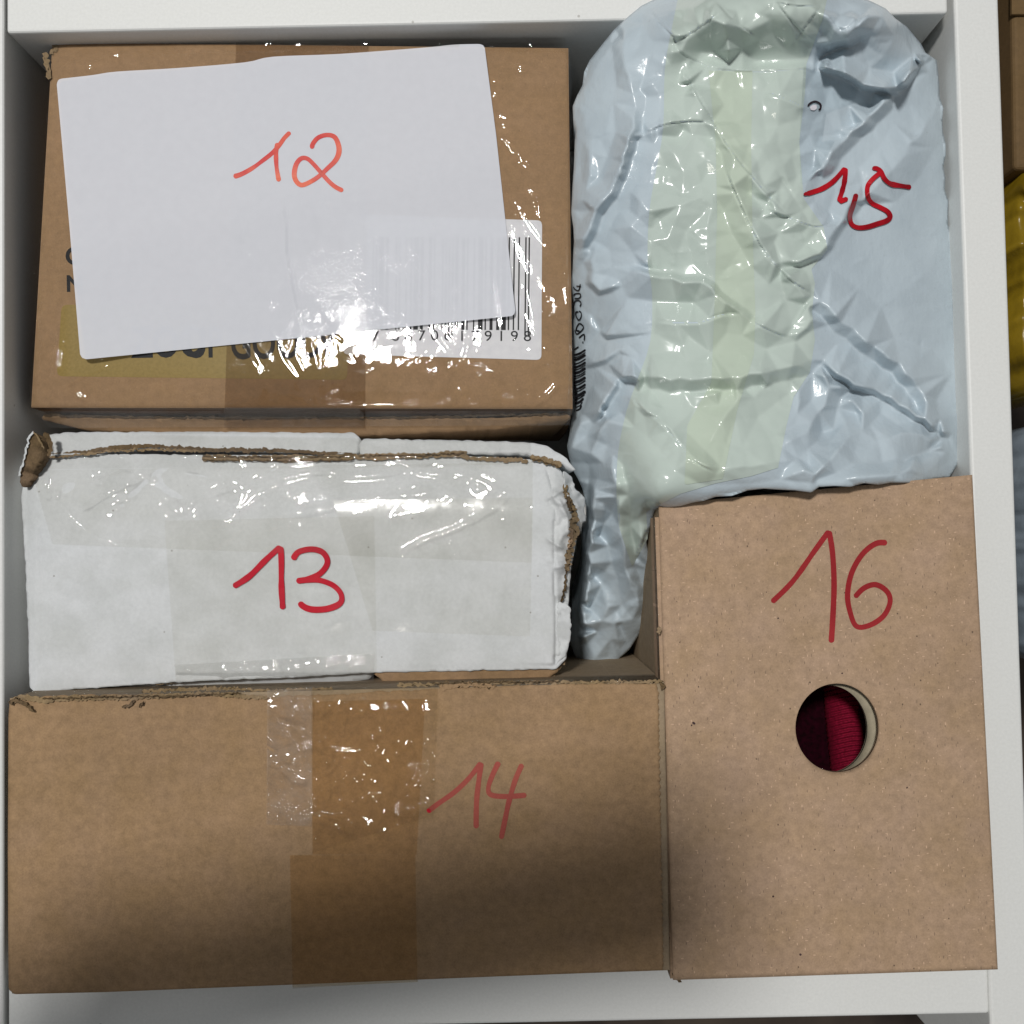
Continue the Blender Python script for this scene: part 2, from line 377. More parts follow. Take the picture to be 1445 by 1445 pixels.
def film(name, tint, speck=0.0, haze=0.0, rough=0.03, hazecol=(0.8, 0.8, 0.8), wav=0.12, cap=0.22):
    """clear sticky tape: tinted see-through sheet with a sharp dielectric reflection"""
    m, nt = mat(name); v = tc(nt)
    t = N(nt, 'ShaderNodeBsdfTransparent'); t.inputs[0].default_value = (*tint, 1)
    w = noise(nt, v, 55, 3, 0.55); bub = noise(nt, v, 900, 2, 0.6); mask = ramp(nt, noise(nt, v, 60, 4, 0.6), [(0.45, (0, 0, 0)), (0.58, (1, 1, 1))])
    hh = mathn(nt, 'ADD', mathn(nt, 'MULTIPLY', w, 6.0 * wav), mathn(nt, 'MULTIPLY', mathn(nt, 'MULTIPLY', bub, mask), speck))
    nr = bump(nt, hh, 1.0, 0.00022)
    g = N(nt, 'ShaderNodeBsdfGlossy'); g.inputs['Roughness'].default_value = rough; nt.links.new(nr, g.inputs['Normal'])
    fr = N(nt, 'ShaderNodeFresnel'); fr.inputs[0].default_value = 1.5; nt.links.new(nr, fr.inputs['Normal'])
    mx = N(nt, 'ShaderNodeMixShader'); nt.links.new(mathn(nt, 'MINIMUM', fr.outputs[0], cap), mx.inputs[0])
    under = t.outputs[0]
    if haze:
        d = N(nt, 'ShaderNodeBsdfDiffuse'); d.inputs[0].default_value = (*hazecol, 1); m2 = N(nt, 'ShaderNodeMixShader')
        hz = ramp(nt, noise(nt, v, 140, 4, 0.7), [(0.4, (haze * .4,) * 3), (0.7, (haze,) * 3)]); nt.links.new(hz, m2.inputs[0])
        nt.links.new(under, m2.inputs[1]); nt.links.new(d.outputs[0], m2.inputs[2]); under = m2.outputs[0]
    nt.links.new(under, mx.inputs[1]); nt.links.new(g.outputs[0], mx.inputs[2])
    o = N(nt, 'ShaderNodeOutputMaterial'); nt.links.new(mx.outputs[0], o.inputs[0]); return m

def ink(name, a, b, rough=0.5, scale=45, spec=0.15):
    m, nt = mat(name); v = tc(nt)
    c = mixc(nt, ramp(nt, noise(nt, v, scale, 2, 0.5), [(0.38, (0, 0, 0)), (0.62, (1, 1, 1))]), a, b)
    c = mixc(nt, 1.0, c, ramp(nt, noise(nt, v, 1200, 3, 0.6), [(0.3, (0.86,) * 3), (0.7, (1.0,) * 3)]), 'MULTIPLY')
    principled(nt, c, rough, spec); return m

K14 = kraft('kraft_plain', (0.345, 0.222, 0.126), 0.24, 0.0, 0.13)
K12 = kraft('kraft_wrapped', (0.34, 0.215, 0.12), 0.16, 0.25, 0.10)
K16 = kraft('kraft_recycled', (0.43, 0.295, 0.20), 0.22, 0.9, 0.13)
KIN = kraft('kraft_inner', (0.33, 0.25, 0.17), 0.2, 0.2, 0.12)
KTORN = kraft('torn_board', (0.30, 0.215, 0.135), 0.4, 0.4, 0.25, 0.9)
KDARK = kraft('corrugated_edge', (0.17, 0.115, 0.07), 0.5, 0.3, 0.3, 0.9)
WC = whitecard('white_board', (0.645, 0.66, 0.675))
CLEAR = film('clear_tape', (0.985, 0.98, 0.965), 0.5, 0.0)
CLEARB = film('clear_tape_bubbled', (0.95, 0.93, 0.89), 2.2, 0.10, 0.06)
CLEARW = film('clear_tape_yellowed', (0.985, 0.982, 0.97), 0.35, 0.02, 0.03)

BROWN12 = film('greyish_brown_tape', (0.83, 0.79, 0.745), 0.4, 0.05, 0.06, (0.35, 0.28, 0.2))
BROWN2 = film('brown_tape_matt', (0.945, 0.885, 0.785), 0.1, 0.0, 0.4, cap=0.006)
RED = ink('red_marker', (0.47, 0.002, 0.020), (0.55, 0.006, 0.022), 0.5)
RED15 = ink('red_marker_on_plastic', (0.52, 0.010, 0.020), (0.30, 0.005, 0.012), 0.3, 90)
RED12 = ink('thin_red_marker', (0.78, 0.16, 0.09), (0.62, 0.045, 0.045), 0.35, 70)
RED16 = ink('soaked_red_marker', (0.30, 0.018, 0.022), (0.37, 0.028, 0.032), 0.7)
RED14 = ink('faded_red_marker', (0.36, 0.075, 0.06), (0.40, 0.095, 0.07), 0.7)
BLACK = ink('black_print', (0.012, 0.012, 0.014), (0.02, 0.02, 0.024), 0.5)

def drawer_mat():
    m, nt = mat('white_laminate'); v = tc(nt)
    c = ramp(nt, noise(nt, v, 900, 3, 0.6), [(0.3, (0.70, 0.705, 0.685)), (0.7, (0.75, 0.755, 0.735))])
    vo = N(nt, 'ShaderNodeTexVoronoi'); vo.inputs['Scale'].default_value = 45; nt.links.new(v, vo.inputs['Vector'])
    c = mixc(nt, mathn(nt, 'MULTIPLY', mathn(nt, 'LESS_THAN', vo.outputs['Distance'], 0.025), 0.5), c, (0.25, 0.23, 0.2))
    principled(nt, c, 0.42, 0.35, bump(nt, noise(nt, v, 500, 3), 0.15, 0.0001)); return m
DRW = drawer_mat()

# ------------------------------------------------------------------ the floor and the drawer
ZF = -0.125
m_, nt_ = mat('dark_floor'); v_ = tc(nt_)
principled(nt_, ramp(nt_, noise(nt_, v_, 30, 4), [(0.3, (0.035, 0.025, 0.02)), (0.7, (0.075, 0.055, 0.04))]), 0.6, 0.3)
fl = mesh_obj('floor', [(-2, -2, -0.30), (2, -2, -0.30), (2, 2, -0.30), (-2, 2, -0.30)], [[0, 1, 2, 3]], m_, None, False); fl['kind'] = 'structure'

dr = thing('drawer', 'open white laminate drawer holding the numbered parcels', 'drawer')
slab('back_panel', [(9, -120), (1336, -120), (1338, 18), (9, 46)], 0.0, ZF, DRW, dr, 0.0012)
slab('side_panel', [(-70, -160), (5, -160), (4, 1560), (-60, 1560)], 0.0, ZF - 0.004, DRW, dr, 0.0012)
slab('side_panel', [(1341, -160), (1404, -160), (1461, 1560), (1402, 1560)], 0.0, ZF - 0.004, DRW, dr, 0.0012)
slab('front_panel', [(11, 1373), (1394, 1345), (1396.5, 1431), (11, 1459)], -0.0012, ZF, DRW, dr, 0.0012)
a = P(np.array([-60., 1450, 1450, -60]), np.array([-150., -150, 1500, 1500]), ZF)
slab('bottom_panel', [(-5, -110), (1350, -110), (1400, 1460), (5, 1460)], ZF + 0.001, ZF - 0.006, DRW, dr, 0)
for o in list(dr.children):
    if o.name.startswith('bottom_panel'):
        # the bottom sheet lies deep down: rebuild it to fit between the walls
        me = o.data; q = P(np.array([2., 1343, 1397, 3]), np.array([30., 10, 1400, 1420]), 0.0); me.clear_geometry()
        V = [(p[0], p[1], ZF + 0.001) for p in q] + [(p[0], p[1], ZF - 0.005) for p in q]
        me.from_pydata(V, [], [[3, 2, 1, 0], [4, 5, 6, 7], [0, 1, 5, 4], [1, 2, 6, 5], [2, 3, 7, 6], [3, 0, 4, 7]]); me.update()

# ------------------------------------------------------------------ neighbours right of the drawer
def simple(name, col, rough=0.6, spec=0.4, n=0.12):
    m, nt = mat(name); v = tc(nt)
    principled(nt, ramp(nt, noise(nt, v, 120, 4), [(0.3, sc(col, 1 - n)), (0.7, sc(col, 1 + n))]), rough, spec, bump(nt, noise(nt, v, 60, 4), 0.6, 0.002)); return m
nb = thing('cardboard_box', 'plain brown cardboard box edge beyond the upper right of the drawer', 'box')
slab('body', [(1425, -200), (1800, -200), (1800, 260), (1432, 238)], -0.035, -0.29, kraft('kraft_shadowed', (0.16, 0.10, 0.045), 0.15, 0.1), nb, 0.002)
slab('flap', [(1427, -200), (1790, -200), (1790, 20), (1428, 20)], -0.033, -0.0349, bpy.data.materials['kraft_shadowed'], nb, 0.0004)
def lump(name, poly, z, amp, seed, mt, label, cat, dz=0.12):
    f = Field(lambda x, y: z + amp * S * (vnoise(x, y, 34, seed) * 0.6 + vnoise(x, y, 14, seed + 1) * 0.3))
    f.crumple(poly, 40, amp * 0.8, 60, 12, seed)
    o = polypatch(name, smooth(poly, 6, True), f, 0, mt, None, 4, (dz, 0.0)); tag(o, label, cat)
lump('yellow_bag', [(1436, 268), (1470, 220), (1560, 200), (1640, 330), (1640, 500), (1520, 545), (1450, 530), (1442, 400)], -0.035, 22, 3,
     simple('yellow_plastic', (0.22, 0.145, 0.008), 0.3), 'yellow plastic bag seen past the right rim of the drawer', 'bag')
lump('grey_bag', [(1450, 640), (1500, 590), (1620, 620), (1640, 800), (1600, 930), (1480, 930), (1455, 800)], -0.05, 22, 9,
     simple('grey_plastic', (0.16, 0.19, 0.22), 0.3), 'grey plastic bag below the yellow one, right of the drawer', 'bag')

# ------------------------------------------------------------------ the phone that takes the picture, and the hands that hold it
def dark(name, col, rough): m, nt = mat(name); principled(nt, ramp(nt, noise(nt, tc(nt), 200, 3), [(0.3, sc(col, .9)), (0.7, sc(col, 1.1))]), rough, 0.4); return m
ph = thing('smartphone', 'black phone held flat above the drawer by one hand', 'phone')
import bmesh
def rbox(name, sx, sy, sz, loc, rz, mt, par, bev=0.008):
    bm = bmesh.new(); bmesh.ops.create_cube(bm, size=1); bmesh.ops.scale(bm, vec=(sx, sy, sz), verts=bm.verts)
    ve = [e for e in bm.edges if abs(e.verts[0].co.z - e.verts[1].co.z) > sz * .5]; bmesh.ops.bevel(bm, geom=ve, offset=bev, segments=6, affect='EDGES', profile=0.5)
    bmesh.ops.bevel(bm, geom=[e for e in bm.edges if abs(e.verts[0].co.z - e.verts[1].co.z) < 1e-6], offset=sz * .3, segments=2, affect='EDGES', profile=0.5)
    me = bpy.data.meshes.new(name); bm.to_mesh(me); bm.free(); me.materials.append(mt); o = bpy.data.objects.new(name, me); COL.objects.link(o); o.location = loc; o.rotation_euler = (0, 0, rz); o.parent = par; return o
PB = dark('black_glass', (0.02, 0.02, 0.022), 0.3); RZ = math.radians(11)
rbox('body', 0.158, 0.056, 0.008, (-0.084, -0.003, 0.3745), RZ, PB, ph)
rbox('screen', 0.150, 0.050, 0.0006, (-0.084, -0.003, 0.3789), RZ, dark('screen_glass', (0.05, 0.05, 0.06), 0.1), ph, 0.006)
SKIN = dark('skin', (0.55, 0.33, 0.24), 0.5)
def hand(sx, label):
    # wrist at the root, palm, four bent fingers under the phone and a thumb over it
    V = []; E = []; R = []
    def chain(start, pts, rad):
        p = start
        for q, r_ in zip(pts, rad):
            V.append((q[0] * sx, q[1], q[2])); R.append(r_); E.append((p, len(V) - 1)); p = len(V) - 1
        return p
    V.append((0.150 * sx, -0.060, 0)); R.append(0.030)
    palm = chain(0, [(0.128, -0.046, 0), (0.112, -0.036, 0)], [0.030, 0.024])
    V.append((0.210 * sx, -0.170, -0.01)); R.append(0.030); E.append((0, len(V) - 1)); V.append((0.265 * sx, -0.290, -0.02)); R.append(0.038); E.append((len(V) - 2, len(V) - 1))
    for k, (y0, L) in enumerate(((-0.012, .9), (-0.026, 1.0), (-0.044, .95), (-0.060, .8))):
        chain(palm if k != 3 else palm - 1, [(0.108, y0 - 0.004, -0.010), (0.094, y0, -0.018), (0.094 - 0.020 * L, y0 - 0.002, -0.016), (0.094 - 0.032 * L, y0 - 0.004, -0.010)], [0.011, 0.0095, 0.0085, 0.007])
    chain(palm - 1, [(0.112, -0.020, 0.014), (0.092, -0.014, 0.017), (0.074, -0.012, 0.016)], [0.013, 0.0105, 0.009])
    me = bpy.data.meshes.new('person'); me.from_pydata(V, E, []); o = bpy.data.objects.new('person', me); COL.objects.link(o)
    o.modifiers.new('skin', 'SKIN'); ss = o.modifiers.new('sub', 'SUBSURF'); ss.levels = ss.render_levels = 1
    for i, r_ in enumerate(R): me.skin_vertices[0].data[i].radius = (r_, r_ * 0.8)
    me.skin_vertices[0].data[0].use_root = True; me.materials.append(SKIN)
    o.location = (-0.090, 0.024, 0.376); o.rotation_euler = (0, 0, RZ); tag(o, label, 'person')
hand(-1, 'left hand and bare forearm holding the black phone above the drawer')

# ------------------------------------------------------------------ parcel 12
b12p = plane_base([(80, 62, -9), (803, 68, -9), (806, 578, -7), (45, 572, -7)])
b12 = lambda x, y: b12p(x, y) - S * (0.0017 * np.clip(y - 508, 0, 80) ** 2 + 0.003 * np.clip(x - 772, 0, 50) ** 2 + 0.003 * np.clip(100 - x, 0, 60) ** 2 + 0.004 * np.clip(84 - y, 0, 40) ** 2)
s12 = Field(lambda x, y: b12(x, y) + S * 1.4 * vnoise(x, y, 160, 4))
c12 = [(74, 60), (802, 68), (808, 577), (44, 575)]
g12 = thing('wrapped_carton', 'brown carton wrapped in shiny clear tape under the sheet marked 12', 'box')
box_shell('body', c12, s12, ZF + 0.003, K12, g12, 8, 6, 0.0015)
# lower lip: the side flap under the slit
lipb = Field(lambda x, y: b12(x, 575) - 0.0035 - (y - 578) * S * 0.9 + S * 1.0 * vnoise(x, y, 60, 8))
polypatch('side_flap', ragged([(60, 586), (150, 589), (320, 590), (520, 589), (700, 590), (803, 584), (806, 592), (700, 606), (500, 616), (300, 616), (120, 606), (58, 592)], 5, 0.5, 3, True), lipb, 0, K12, g12, 3, (0.06, 0.004))
V, Q = ribbon(ragged([(62, 586), (200, 589), (420, 590), (600, 589), (800, 584)], 4, 0.6, 8), 3.2, lipb, 0.0004, 2, 3, 0.3, 0.5); mesh_obj('corrugated_edge', V, Q, KDARK, g12)
# torn upper left corner
for k, (pts, w) in enumerate((([(66, 74), (63, 85), (69, 100), (68, 112)], 8), ([(74, 60), (80, 66), (70, 76)], 7))):
    V, Q = ribbon(ragged(pts, 2.5, 0.9, 11 + k), w, s12, 0.0008 - 0.0005 * k, 4, 5, 0.35, 0.8); mesh_obj('torn_edge', V, Q, KTORN, g12)
# gold panel
m_, nt_ = mat('gold_print'); v_ = tc(nt_)
principled(nt_, ramp(nt_, noise(nt_, v_, 900, 3), [(0.3, (0.24, 0.165, 0.035)), (0.7, (0.29, 0.20, 0.05))]), 0.5, 0.3)
GOLD = m_
def rrect(c, r):
    c = np.array(c, float); out = []
    for i in range(4):
        p = c[i]; a = c[(i - 1) % 4] - p; b = c[(i + 1) % 4] - p; a = a / np.hypot(*a) * r; b = b / np.hypot(*b) * r
        for t in np.linspace(0, 1, 5): out.append((1 - t) ** 2 * (p + a) + 2 * t * (1 - t) * p + t * t * (p + b))
    return out
gp = polypatch('gold_panel', rrect([(87, 430), (492, 432), (490, 536), (80, 531)], 8), s12, 0.00006, GOLD, g12, 3)
text_patch('print', 'C', 92, 373, 24, -1, s12, 0.00005, BLACK, g12, 0.03)
text_patch('print', 'N', 93, 411, 22, -1, s12, 0.00005, BLACK, g12, 0.03)
text_patch('print', 'ZOO', 186, 504, 42, -1, s12, 0.00012, BLACK, gp, 0.02, 0.75)
text_patch('print', 'UP', 262, 504, 42, -1, s12, 0.00012, BLACK, gp, 0.02, 0.7)
text_patch('print', 'GOOD', 325, 506, 42, -1, s12, 0.00012, BLACK, gp, 0.02, 0.68)
text_patch('print', 'Y', 447, 508, 42, -1, s12, 0.00012, BLACK, gp, 0.02, 0.8)
# barcode label
m_, nt_ = mat('label_paper'); v_ = tc(nt_)
principled(nt_, ramp(nt_, noise(nt_, v_, 300, 3), [(0.3, (0.62, 0.62, 0.66)), (0.7, (0.68, 0.68, 0.71))]), 0.5, 0.35)
lab = polypatch('barcode_label', rrect([(486, 302), (765, 311), (764, 508), (484, 500)], 7), s12, 0.00022, m_, g12, 3)
L_ = ['0001101', '0011001', '0010011', '0111101', '0100011', '0110001', '0101111', '0111011', '0110111', '0001011']
G_ = [''.join('1' if c == '0' else '0' for c in s)[::-1] for s in L_]; R_ = [''.join('1' if c == '0' else '0' for c in s) for s in L_]
bits = '101' + ''.join((L_ if p == 'L' else G_)[int(d)] for d, p in zip('768706', 'LGGLLG')) + '01010' + ''.join(R_[int(d)] for d in '179198') + '101'
V, Q = [], []; i = 0
while i < len(bits):
    if bits[i] == '1':
        j = i
        while j < len(bits) and bits[j] == '1': j += 1
        guard = i < 3 or i > 91 or 44 < i < 50
        x0, x1 = 526 + i * 2.34, 526 + j * 2.34 - 0.35; yb = 473 if guard else 465
        for x in (x0, x1):
            for t in np.linspace(0, 1, 12): V.append((x - 1.5 * t, 334 + (yb - 334) * t + (x - 526) * 0.004))
        k = len(V) - 24
        Q += [[k + a_, k + a_ + 1, k + 13 + a_, k + 12 + a_] for a_ in range(11)]
    else: j = i + 1
    i = j
V = np.array(V); mesh_obj('barcode', P(V[:, 0], V[:, 1], s12(V[:, 0], V[:, 1]) + 0.00030), Q, BLACK, lab, False)
for ch, x in zip('68706179198', (549, 568, 585, 602, 618, 645, 661, 677, 694, 710, 727)):
    if ch == '6' and x == 549: pass
text_patch('digits', '6 8 7 0 6', 552, 481, 14.5, -0.6, s12, 0.0003, BLACK, lab, 0.0, 1.13)
text_patch('digits', '1 7 9 1 9 8', 646, 481, 14.5, 0.2, s12, 0.0003, BLACK, lab, 0.0, 1.13)
text_patch('digits', '7', 524, 481, 14.5, 0.2, s12, 0.0003, BLACK, lab, 0.0, 1.1)
# brown tape down the middle, below the clear wrap
f12 = Field(s12)
def over(poly_fold, w=3.2):
    pass
f12r = [
 ([(95, 97), (120, 84), (155, 70)], 2.2, 2.6), ([(102, 108), (125, 92), (165, 76), (172, 62)], 2.2, 2.6),
 ([(692, 115), (712, 102), (732, 92), (738, 104)], 3.0, 2.6), ([(690, 118), (700, 132), (714, 130)], 2.4, 3),
 ([(698, 180), (712, 173), (722, 190), (733, 212), (748, 235), (755, 260), (760, 290), (765, 315)], 3.2, 3.2),
 ([(706, 188), (725, 208), (741, 236)], 2.5, 2.5), ([(730, 206), (750, 170), (770, 130), (790, 85)], 1.6, 3),
 ([(725, 340), (728, 300), (716, 240)], 1.5, 3),
 ([(78, 465), (84, 480), (80, 500), (76, 540)], 4, 4), ([(80, 462), (96, 486), (155, 512)], 3, 3), ([(82, 548), (120, 528), (157, 514)], 3, 3.2),
 ([(104, 553), (112, 560), (122, 565)], 3, 3), ([(50, 570), (56, 530), (60, 480)], 2.5, 4),
 ([(611, 462), (640, 500), (668, 528)], 2.4, 2.6), ([(662, 460), (660, 490), (652, 515)], 2.4, 2.4), ([(661, 470), (663, 540)], 1.5, 3),
 ([(680, 520), (710, 533), (750, 553), (800, 580)], 3.0, 3.0), ([(684, 518), (720, 530), (765, 555)], 2.2, 2.5),
 ([(790, 537), (775, 556), (752, 572)], 3.4, 3.0), ([(652, 545), (645, 560), (626, 572)], 2, 3.5), ([(764, 480), (778, 510), (792, 540), (800, 575)], 1.8, 3),
 ([(386, 470), (400, 510), (430, 550), (455, 600)], 2.6, 3.5), ([(435, 470), (448, 520), (452, 560), (468, 598)], 3, 3.5), ([(410, 490), (425, 520), (440, 575)], 2.2, 4),
 ([(400, 575), (430, 592), (458, 600)], 2.5, 3), ([(515, 575), (490, 585), (470, 600)], 2.5, 3), ([(330, 470), (360, 520), (375, 565)], 1.8, 5),
 ([(700, 380), (712, 470)], 1.2, 4), ([(75, 170), (80, 250), (78, 300)], 1.8, 4), ([(78, 300), (86, 320)], 1.5, 3),
 ([(700, 150), (715, 165), (735, 150)], 2, 3), ([(800, 90), (799, 300), (803, 560)], 1.6, 3)]
for p, a_, w_ in f12r: f12.fold(p, 'ridge', a_ * (0.34 if 330 < p[0][0] < 520 and p[0][1] > 460 else 0.6), w_ * 1.25)
f12.crumple([(50, 480), (800, 480), (800, 570), (45, 570)], 20, 0.7, 50, 7, 5)
f12.crumple([(690, 70), (800, 70), (805, 560), (740, 560)], 18, 1.6, 90, 5, 6, True, 1.3)
f12.crumple([(320, 470), (515, 470), (515, 575), (320, 575)], 8, 0.7, 50, 8, 16)
f12.crumple([(390, 460), (680, 440), (690, 505), (400, 510)], 24, 0.7, 40, 5, 17, True)
f12.crumple([(80, 60), (690, 60), (690, 90), (80, 110)], 14, 1.2, 40, 4, 7)
def edge_drop(f, yb, k=0.5, w=6):
    return lambda x, y: f(x, y) - np.clip(y - yb, 0, None) * S * k
def f12w(x, y):
    e = np.minimum(np.minimum(y - 60, x - 46), 806 - x); return f12(x, y) - np.clip(4 - e, 0, 6) * S * 0.5 - np.clip(y - 574, 0, None) * S * 1.0
patch('brown_tape', [(333, 60), (520, 62), (515, 604), (316, 604)], f12w, 0.00038, BROWN12, g12, 2.0)
polypatch('clear_tape', ragged([(73, 59), (250, 57), (500, 61), (795, 63), (806, 76), (807, 320), (812, 560), (810, 586), (640, 587), (300, 590), (60, 588), (37, 583), (42, 560), (56, 400), (70, 120)], 15, 1.4, 12, True), f12w, 0.0006, CLEAR, g12, 1.6)
# crumpled film hanging over the lower edge
fw12 = Field(lambda x, y: lipb(x, y) + 0.0012)
fw12.crumple([(60, 578), (806, 578), (800, 612), (100, 612)], 60, 2.2, 36, 5, 21)
patch('hanging_film', [(48, 580), (806, 580), (804, 600), (70, 604)], fw12, 0, film('loose_film', (0.97, 0.965, 0.95), 1.2, 0.04), g12, 1.6)
ftop = Field(lambda x, y: -0.007 - 0.0009 * np.clip(60 - y, 0, 20) + 0 * x); ftop.crumple([(90, 48), (800, 40), (800, 64), (90, 62)], 60, 2.5, 40, 5, 23)
patch('hanging_film', [(90, 53), (796, 50), (800, 68), (80, 61)], ftop, 0, CLEAR, g12, 1.6)

# the sheet of paper marked 12
sp = Field(lambda x, y: b12p(x, y) + 0.0013 + S * 9 * np.exp(-((x - 115) ** 2 + (y - 505) ** 2) / 3500.0) + S * 6 * np.exp(-((x - 725) ** 2 + (y - 440) ** 2) / 2500.0) + S * 4 * np.exp(-((x - 684) ** 2 + (y - 65) ** 2) / 3000.0) + S * 1.5 * vnoise(x, y, 230, 3) + S * 1.2 * np.exp(-((y - 70) / 30) ** 2) * vnoise(x, y * 0, 45, 5))
sp.fold([(400, 260), (405, 320), (408, 370), (425, 450), (440, 480)], 'slit', 1.4, 2.0, 22, hi=(380, 350), taper=0.3)
sp.crumple([(90, 120), (690, 80), (715, 430), (120, 490)], 18, 0.5, 160, 14, 19)
sp.fold([(418, 270), (440, 320), (430, 360)], 'ridge', 1.0, 8)
sp.fold([(340, 300), (345, 345)], 'ridge', 0.8, 7)
m_, nt_ = mat('office_paper'); v_ = tc(nt_)
pc = ramp(nt_, noise(nt_, v_, 260, 4, 0.6), [(0.3, (0.705, 0.72, 0.775)), (0.7, (0.73, 0.745, 0.80))])
p_ = principled(nt_, pc, 0.55, 0.3, bump(nt_, noise(nt_, v_, 130, 3), 0.25, 0.0002))
tr_ = N(nt_, 'ShaderNodeBsdfTransparent'); mx_ = N(nt_, 'ShaderNodeMixShader'); mx_.inputs[0].default_value = 0.2
out_ = [n for n in nt_.nodes if n.type == 'OUTPUT_MATERIAL'][0]
nt_.links.new(p_.outputs[0], mx_.inputs[1]); nt_.links.new(tr_.outputs[0], mx_.inputs[2]); nt_.links.new(mx_.outputs[0], out_.inputs[0])
pt = smooth([(86, 111), (130, 106), (165, 101), (250, 96), (345, 88), (385, 80), (480, 76), (600, 67), (640, 63), (676, 62)], 4)
poly = [tuple(p) for p in pt] + [(681, 63), (684, 67), (700, 190), (727, 438), (726, 443), (722, 446), (420, 477), (122, 507), (116, 505), (113, 500), (98, 320), (80, 118), (82, 113)]
ps = polypatch('paper_sheet', poly, sp, 0, m_, None, 3)
tag(ps, 'white sheet of paper with red handwritten 12 lying on the wrapped carton', 'paper')
X7 = lambda u, v: (310 + u * .1384, 160 + v * .1384)
strokes('handwritten_number', [
    [X7(*p) for p in [(140, 645), (220, 620), (330, 560), (440, 480), (540, 400), (610, 320), (660, 250), (720, 190)]],
    [X7(*p) for p in [(590, 300), (575, 400), (580, 550), (605, 695)]],
    [X7(*p) for p in [(950, 360), (945, 320), (1000, 250), (1090, 220), (1170, 240), (1210, 320), (1215, 400), (1180, 480), (1100, 560), (1000, 650), (900, 710), (830, 730), (780, 690), (760, 620), (780, 520), (830, 460), (890, 460), (950, 510), (1030, 600), (1110, 690), (1180, 750), (1260, 790)]]],
    6.4, sp, 0.00006, RED12, ps, 3)

# ------------------------------------------------------------------ parcel 13
b13 = plane_base([(30, 650, -4), (800, 650, -4), (800, 950, -3), (40, 970, -3)])
s13 = Field(lambda x, y: b13(x, y) + S * 1.6 * vnoise(x, y, 120, 14) + S * 0.5 * vnoise(x, y, 30, 15) - S * 20 * np.clip((x - 783) / 30, 0, 1.5) ** 1.2 - S * 5 * np.clip((52 - x) / 14, 0, 1) ** 1.5 - S * 0.0022 * np.clip(735 - y, 0, 90) ** 2)
s13.fold([(783, 715), (781, 800), (784, 880), (783, 940)], 'slit', 4, 2.6, 18, hi=(760, 820), taper=0.02)
s13.fold([(786, 700), (800, 730), (802, 760)], 'tent', 13, 6); s13.fold([(776, 690), (790, 700), (810, 712)], 'tent', 7, 6)
s13.fold([(770, 660), (778, 690), (773, 712)], 'slit', 4, 2.5, 12, hi=(765, 680)); s13.fold([(782, 780), (802, 740)], 'tent', 5, 5); s13.fold([(783, 860), (800, 840), (804, 800)], 'vee', 4, 5)
s13.fold([(55, 740), (60, 850), (58, 950)], 'vee', 1.2, 3, taper=.1); s13.fold([(75, 700), (140, 760), (238, 775)], 'slit', 0.5, 1.2, 12, hi=(150, 800))
s13.crumple([(784, 690), (815, 690), (805, 940), (786, 940)], 46, 6, 34, 5, 31)
s13.crumple([(40, 660), (780, 660), (780, 940), (40, 960)], 30, 0.8, 120, 9, 33)
g13 = thing('battered_white_box', 'battered white taped box with crushed edges marked 13 in red', 'box')
outl13 = [(44, 655), (66, 640), (300, 642), (520, 642), (700, 645), (770, 650), (790, 662), (806, 690), (816, 716), (814, 760), (806, 800), (803, 840), (800, 868), (804, 900), (799, 930), (785, 944), (700, 946), (530, 949), (430, 955), (240, 963), (100, 973), (50, 978), (42, 970), (40, 900), (36, 800), (30, 700), (34, 672)]
polypatch('body', ragged(outl13, 6, 0.4, 2, True), s13, 0, WC, g13, 1.8, (0.10, 0.004))
# upper side rolled over: strip of white board with torn flap edges
fs = Field(lambda x, y: b13(x, 650) - S * 0.55 * np.clip(644 - y, 0, 99) + S * 1.5 * vnoise(x, y, 90, 41) - S * 13)
fs.crumple([(64, 612), (800, 622), (790, 650), (64, 645)], 40, 1.6, 50, 6, 43)
polypatch('side_flap', ragged([(66, 614), (90, 610), (300, 609), (500, 611), (508, 618), (504, 641), (300, 634), (200, 632), (120, 640), (66, 645), (62, 632)], 6, 0.5, 5, True), fs, 0.0006, WC, g13, 2.5, (0.06, 0.004))
polypatch('side_flap', ragged([(514, 619), (640, 621), (740, 624), (772, 629), (800, 647), (815, 668), (795, 655), (772, 648), (745, 640), (640, 640), (508, 643), (507, 625)], 6, 0.5, 6, True), fs, 0.0004, WC, g13, 2.5, (0.06, 0.004))
def tear(pts, w, surf, eps, mt, par, seed, name='torn_edge', jag=0.9, st=2.5, amp=0.8):
    V, Q = ribbon(ragged(pts, st, amp, seed), w, surf, eps, seed, 6, 0.3, jag); return mesh_obj(name, V, Q, mt, par)
zz = lambda x, y: b13(x, y) - S * 12
tear([(62, 644), (120, 638), (160, 632), (210, 629), (300, 635), (400, 636), (505, 642)], 5.5, zz, 0.0002, KDARK, g13, 51, 'corrugated_edge', 0.4)
tear([(64, 646), (110, 642), (160, 636), (210, 634), (290, 637)], 3, zz, 0.0007, KTORN, g13, 52, 'corrugated_edge', 0.5)
tear([(285, 646), (400, 647), (500, 646)], 8, zz, 0.0003, KTORN, g13, 53, 'corrugated_edge', 0.5)
tear([(285, 644), (400, 645), (500, 644)], 1.8, zz, 0.0011, KDARK, g13, 54, 'corrugated_edge', 0.3)
tear([(285, 649), (400, 650), (500, 649)], 1.4, zz, 0.0011, KDARK, g13, 55, 'corrugated_edge', 0.3)
tear([(500, 645), (600, 643), (655, 640), (660, 650)], 8, zz, 0.0004, KTORN, g13, 56, 'corrugated_edge', 0.6)
tear([(505, 643), (600, 642), (655, 639)], 2, zz, 0.0012, KDARK, g13, 57, 'corrugated_edge', 0.4)
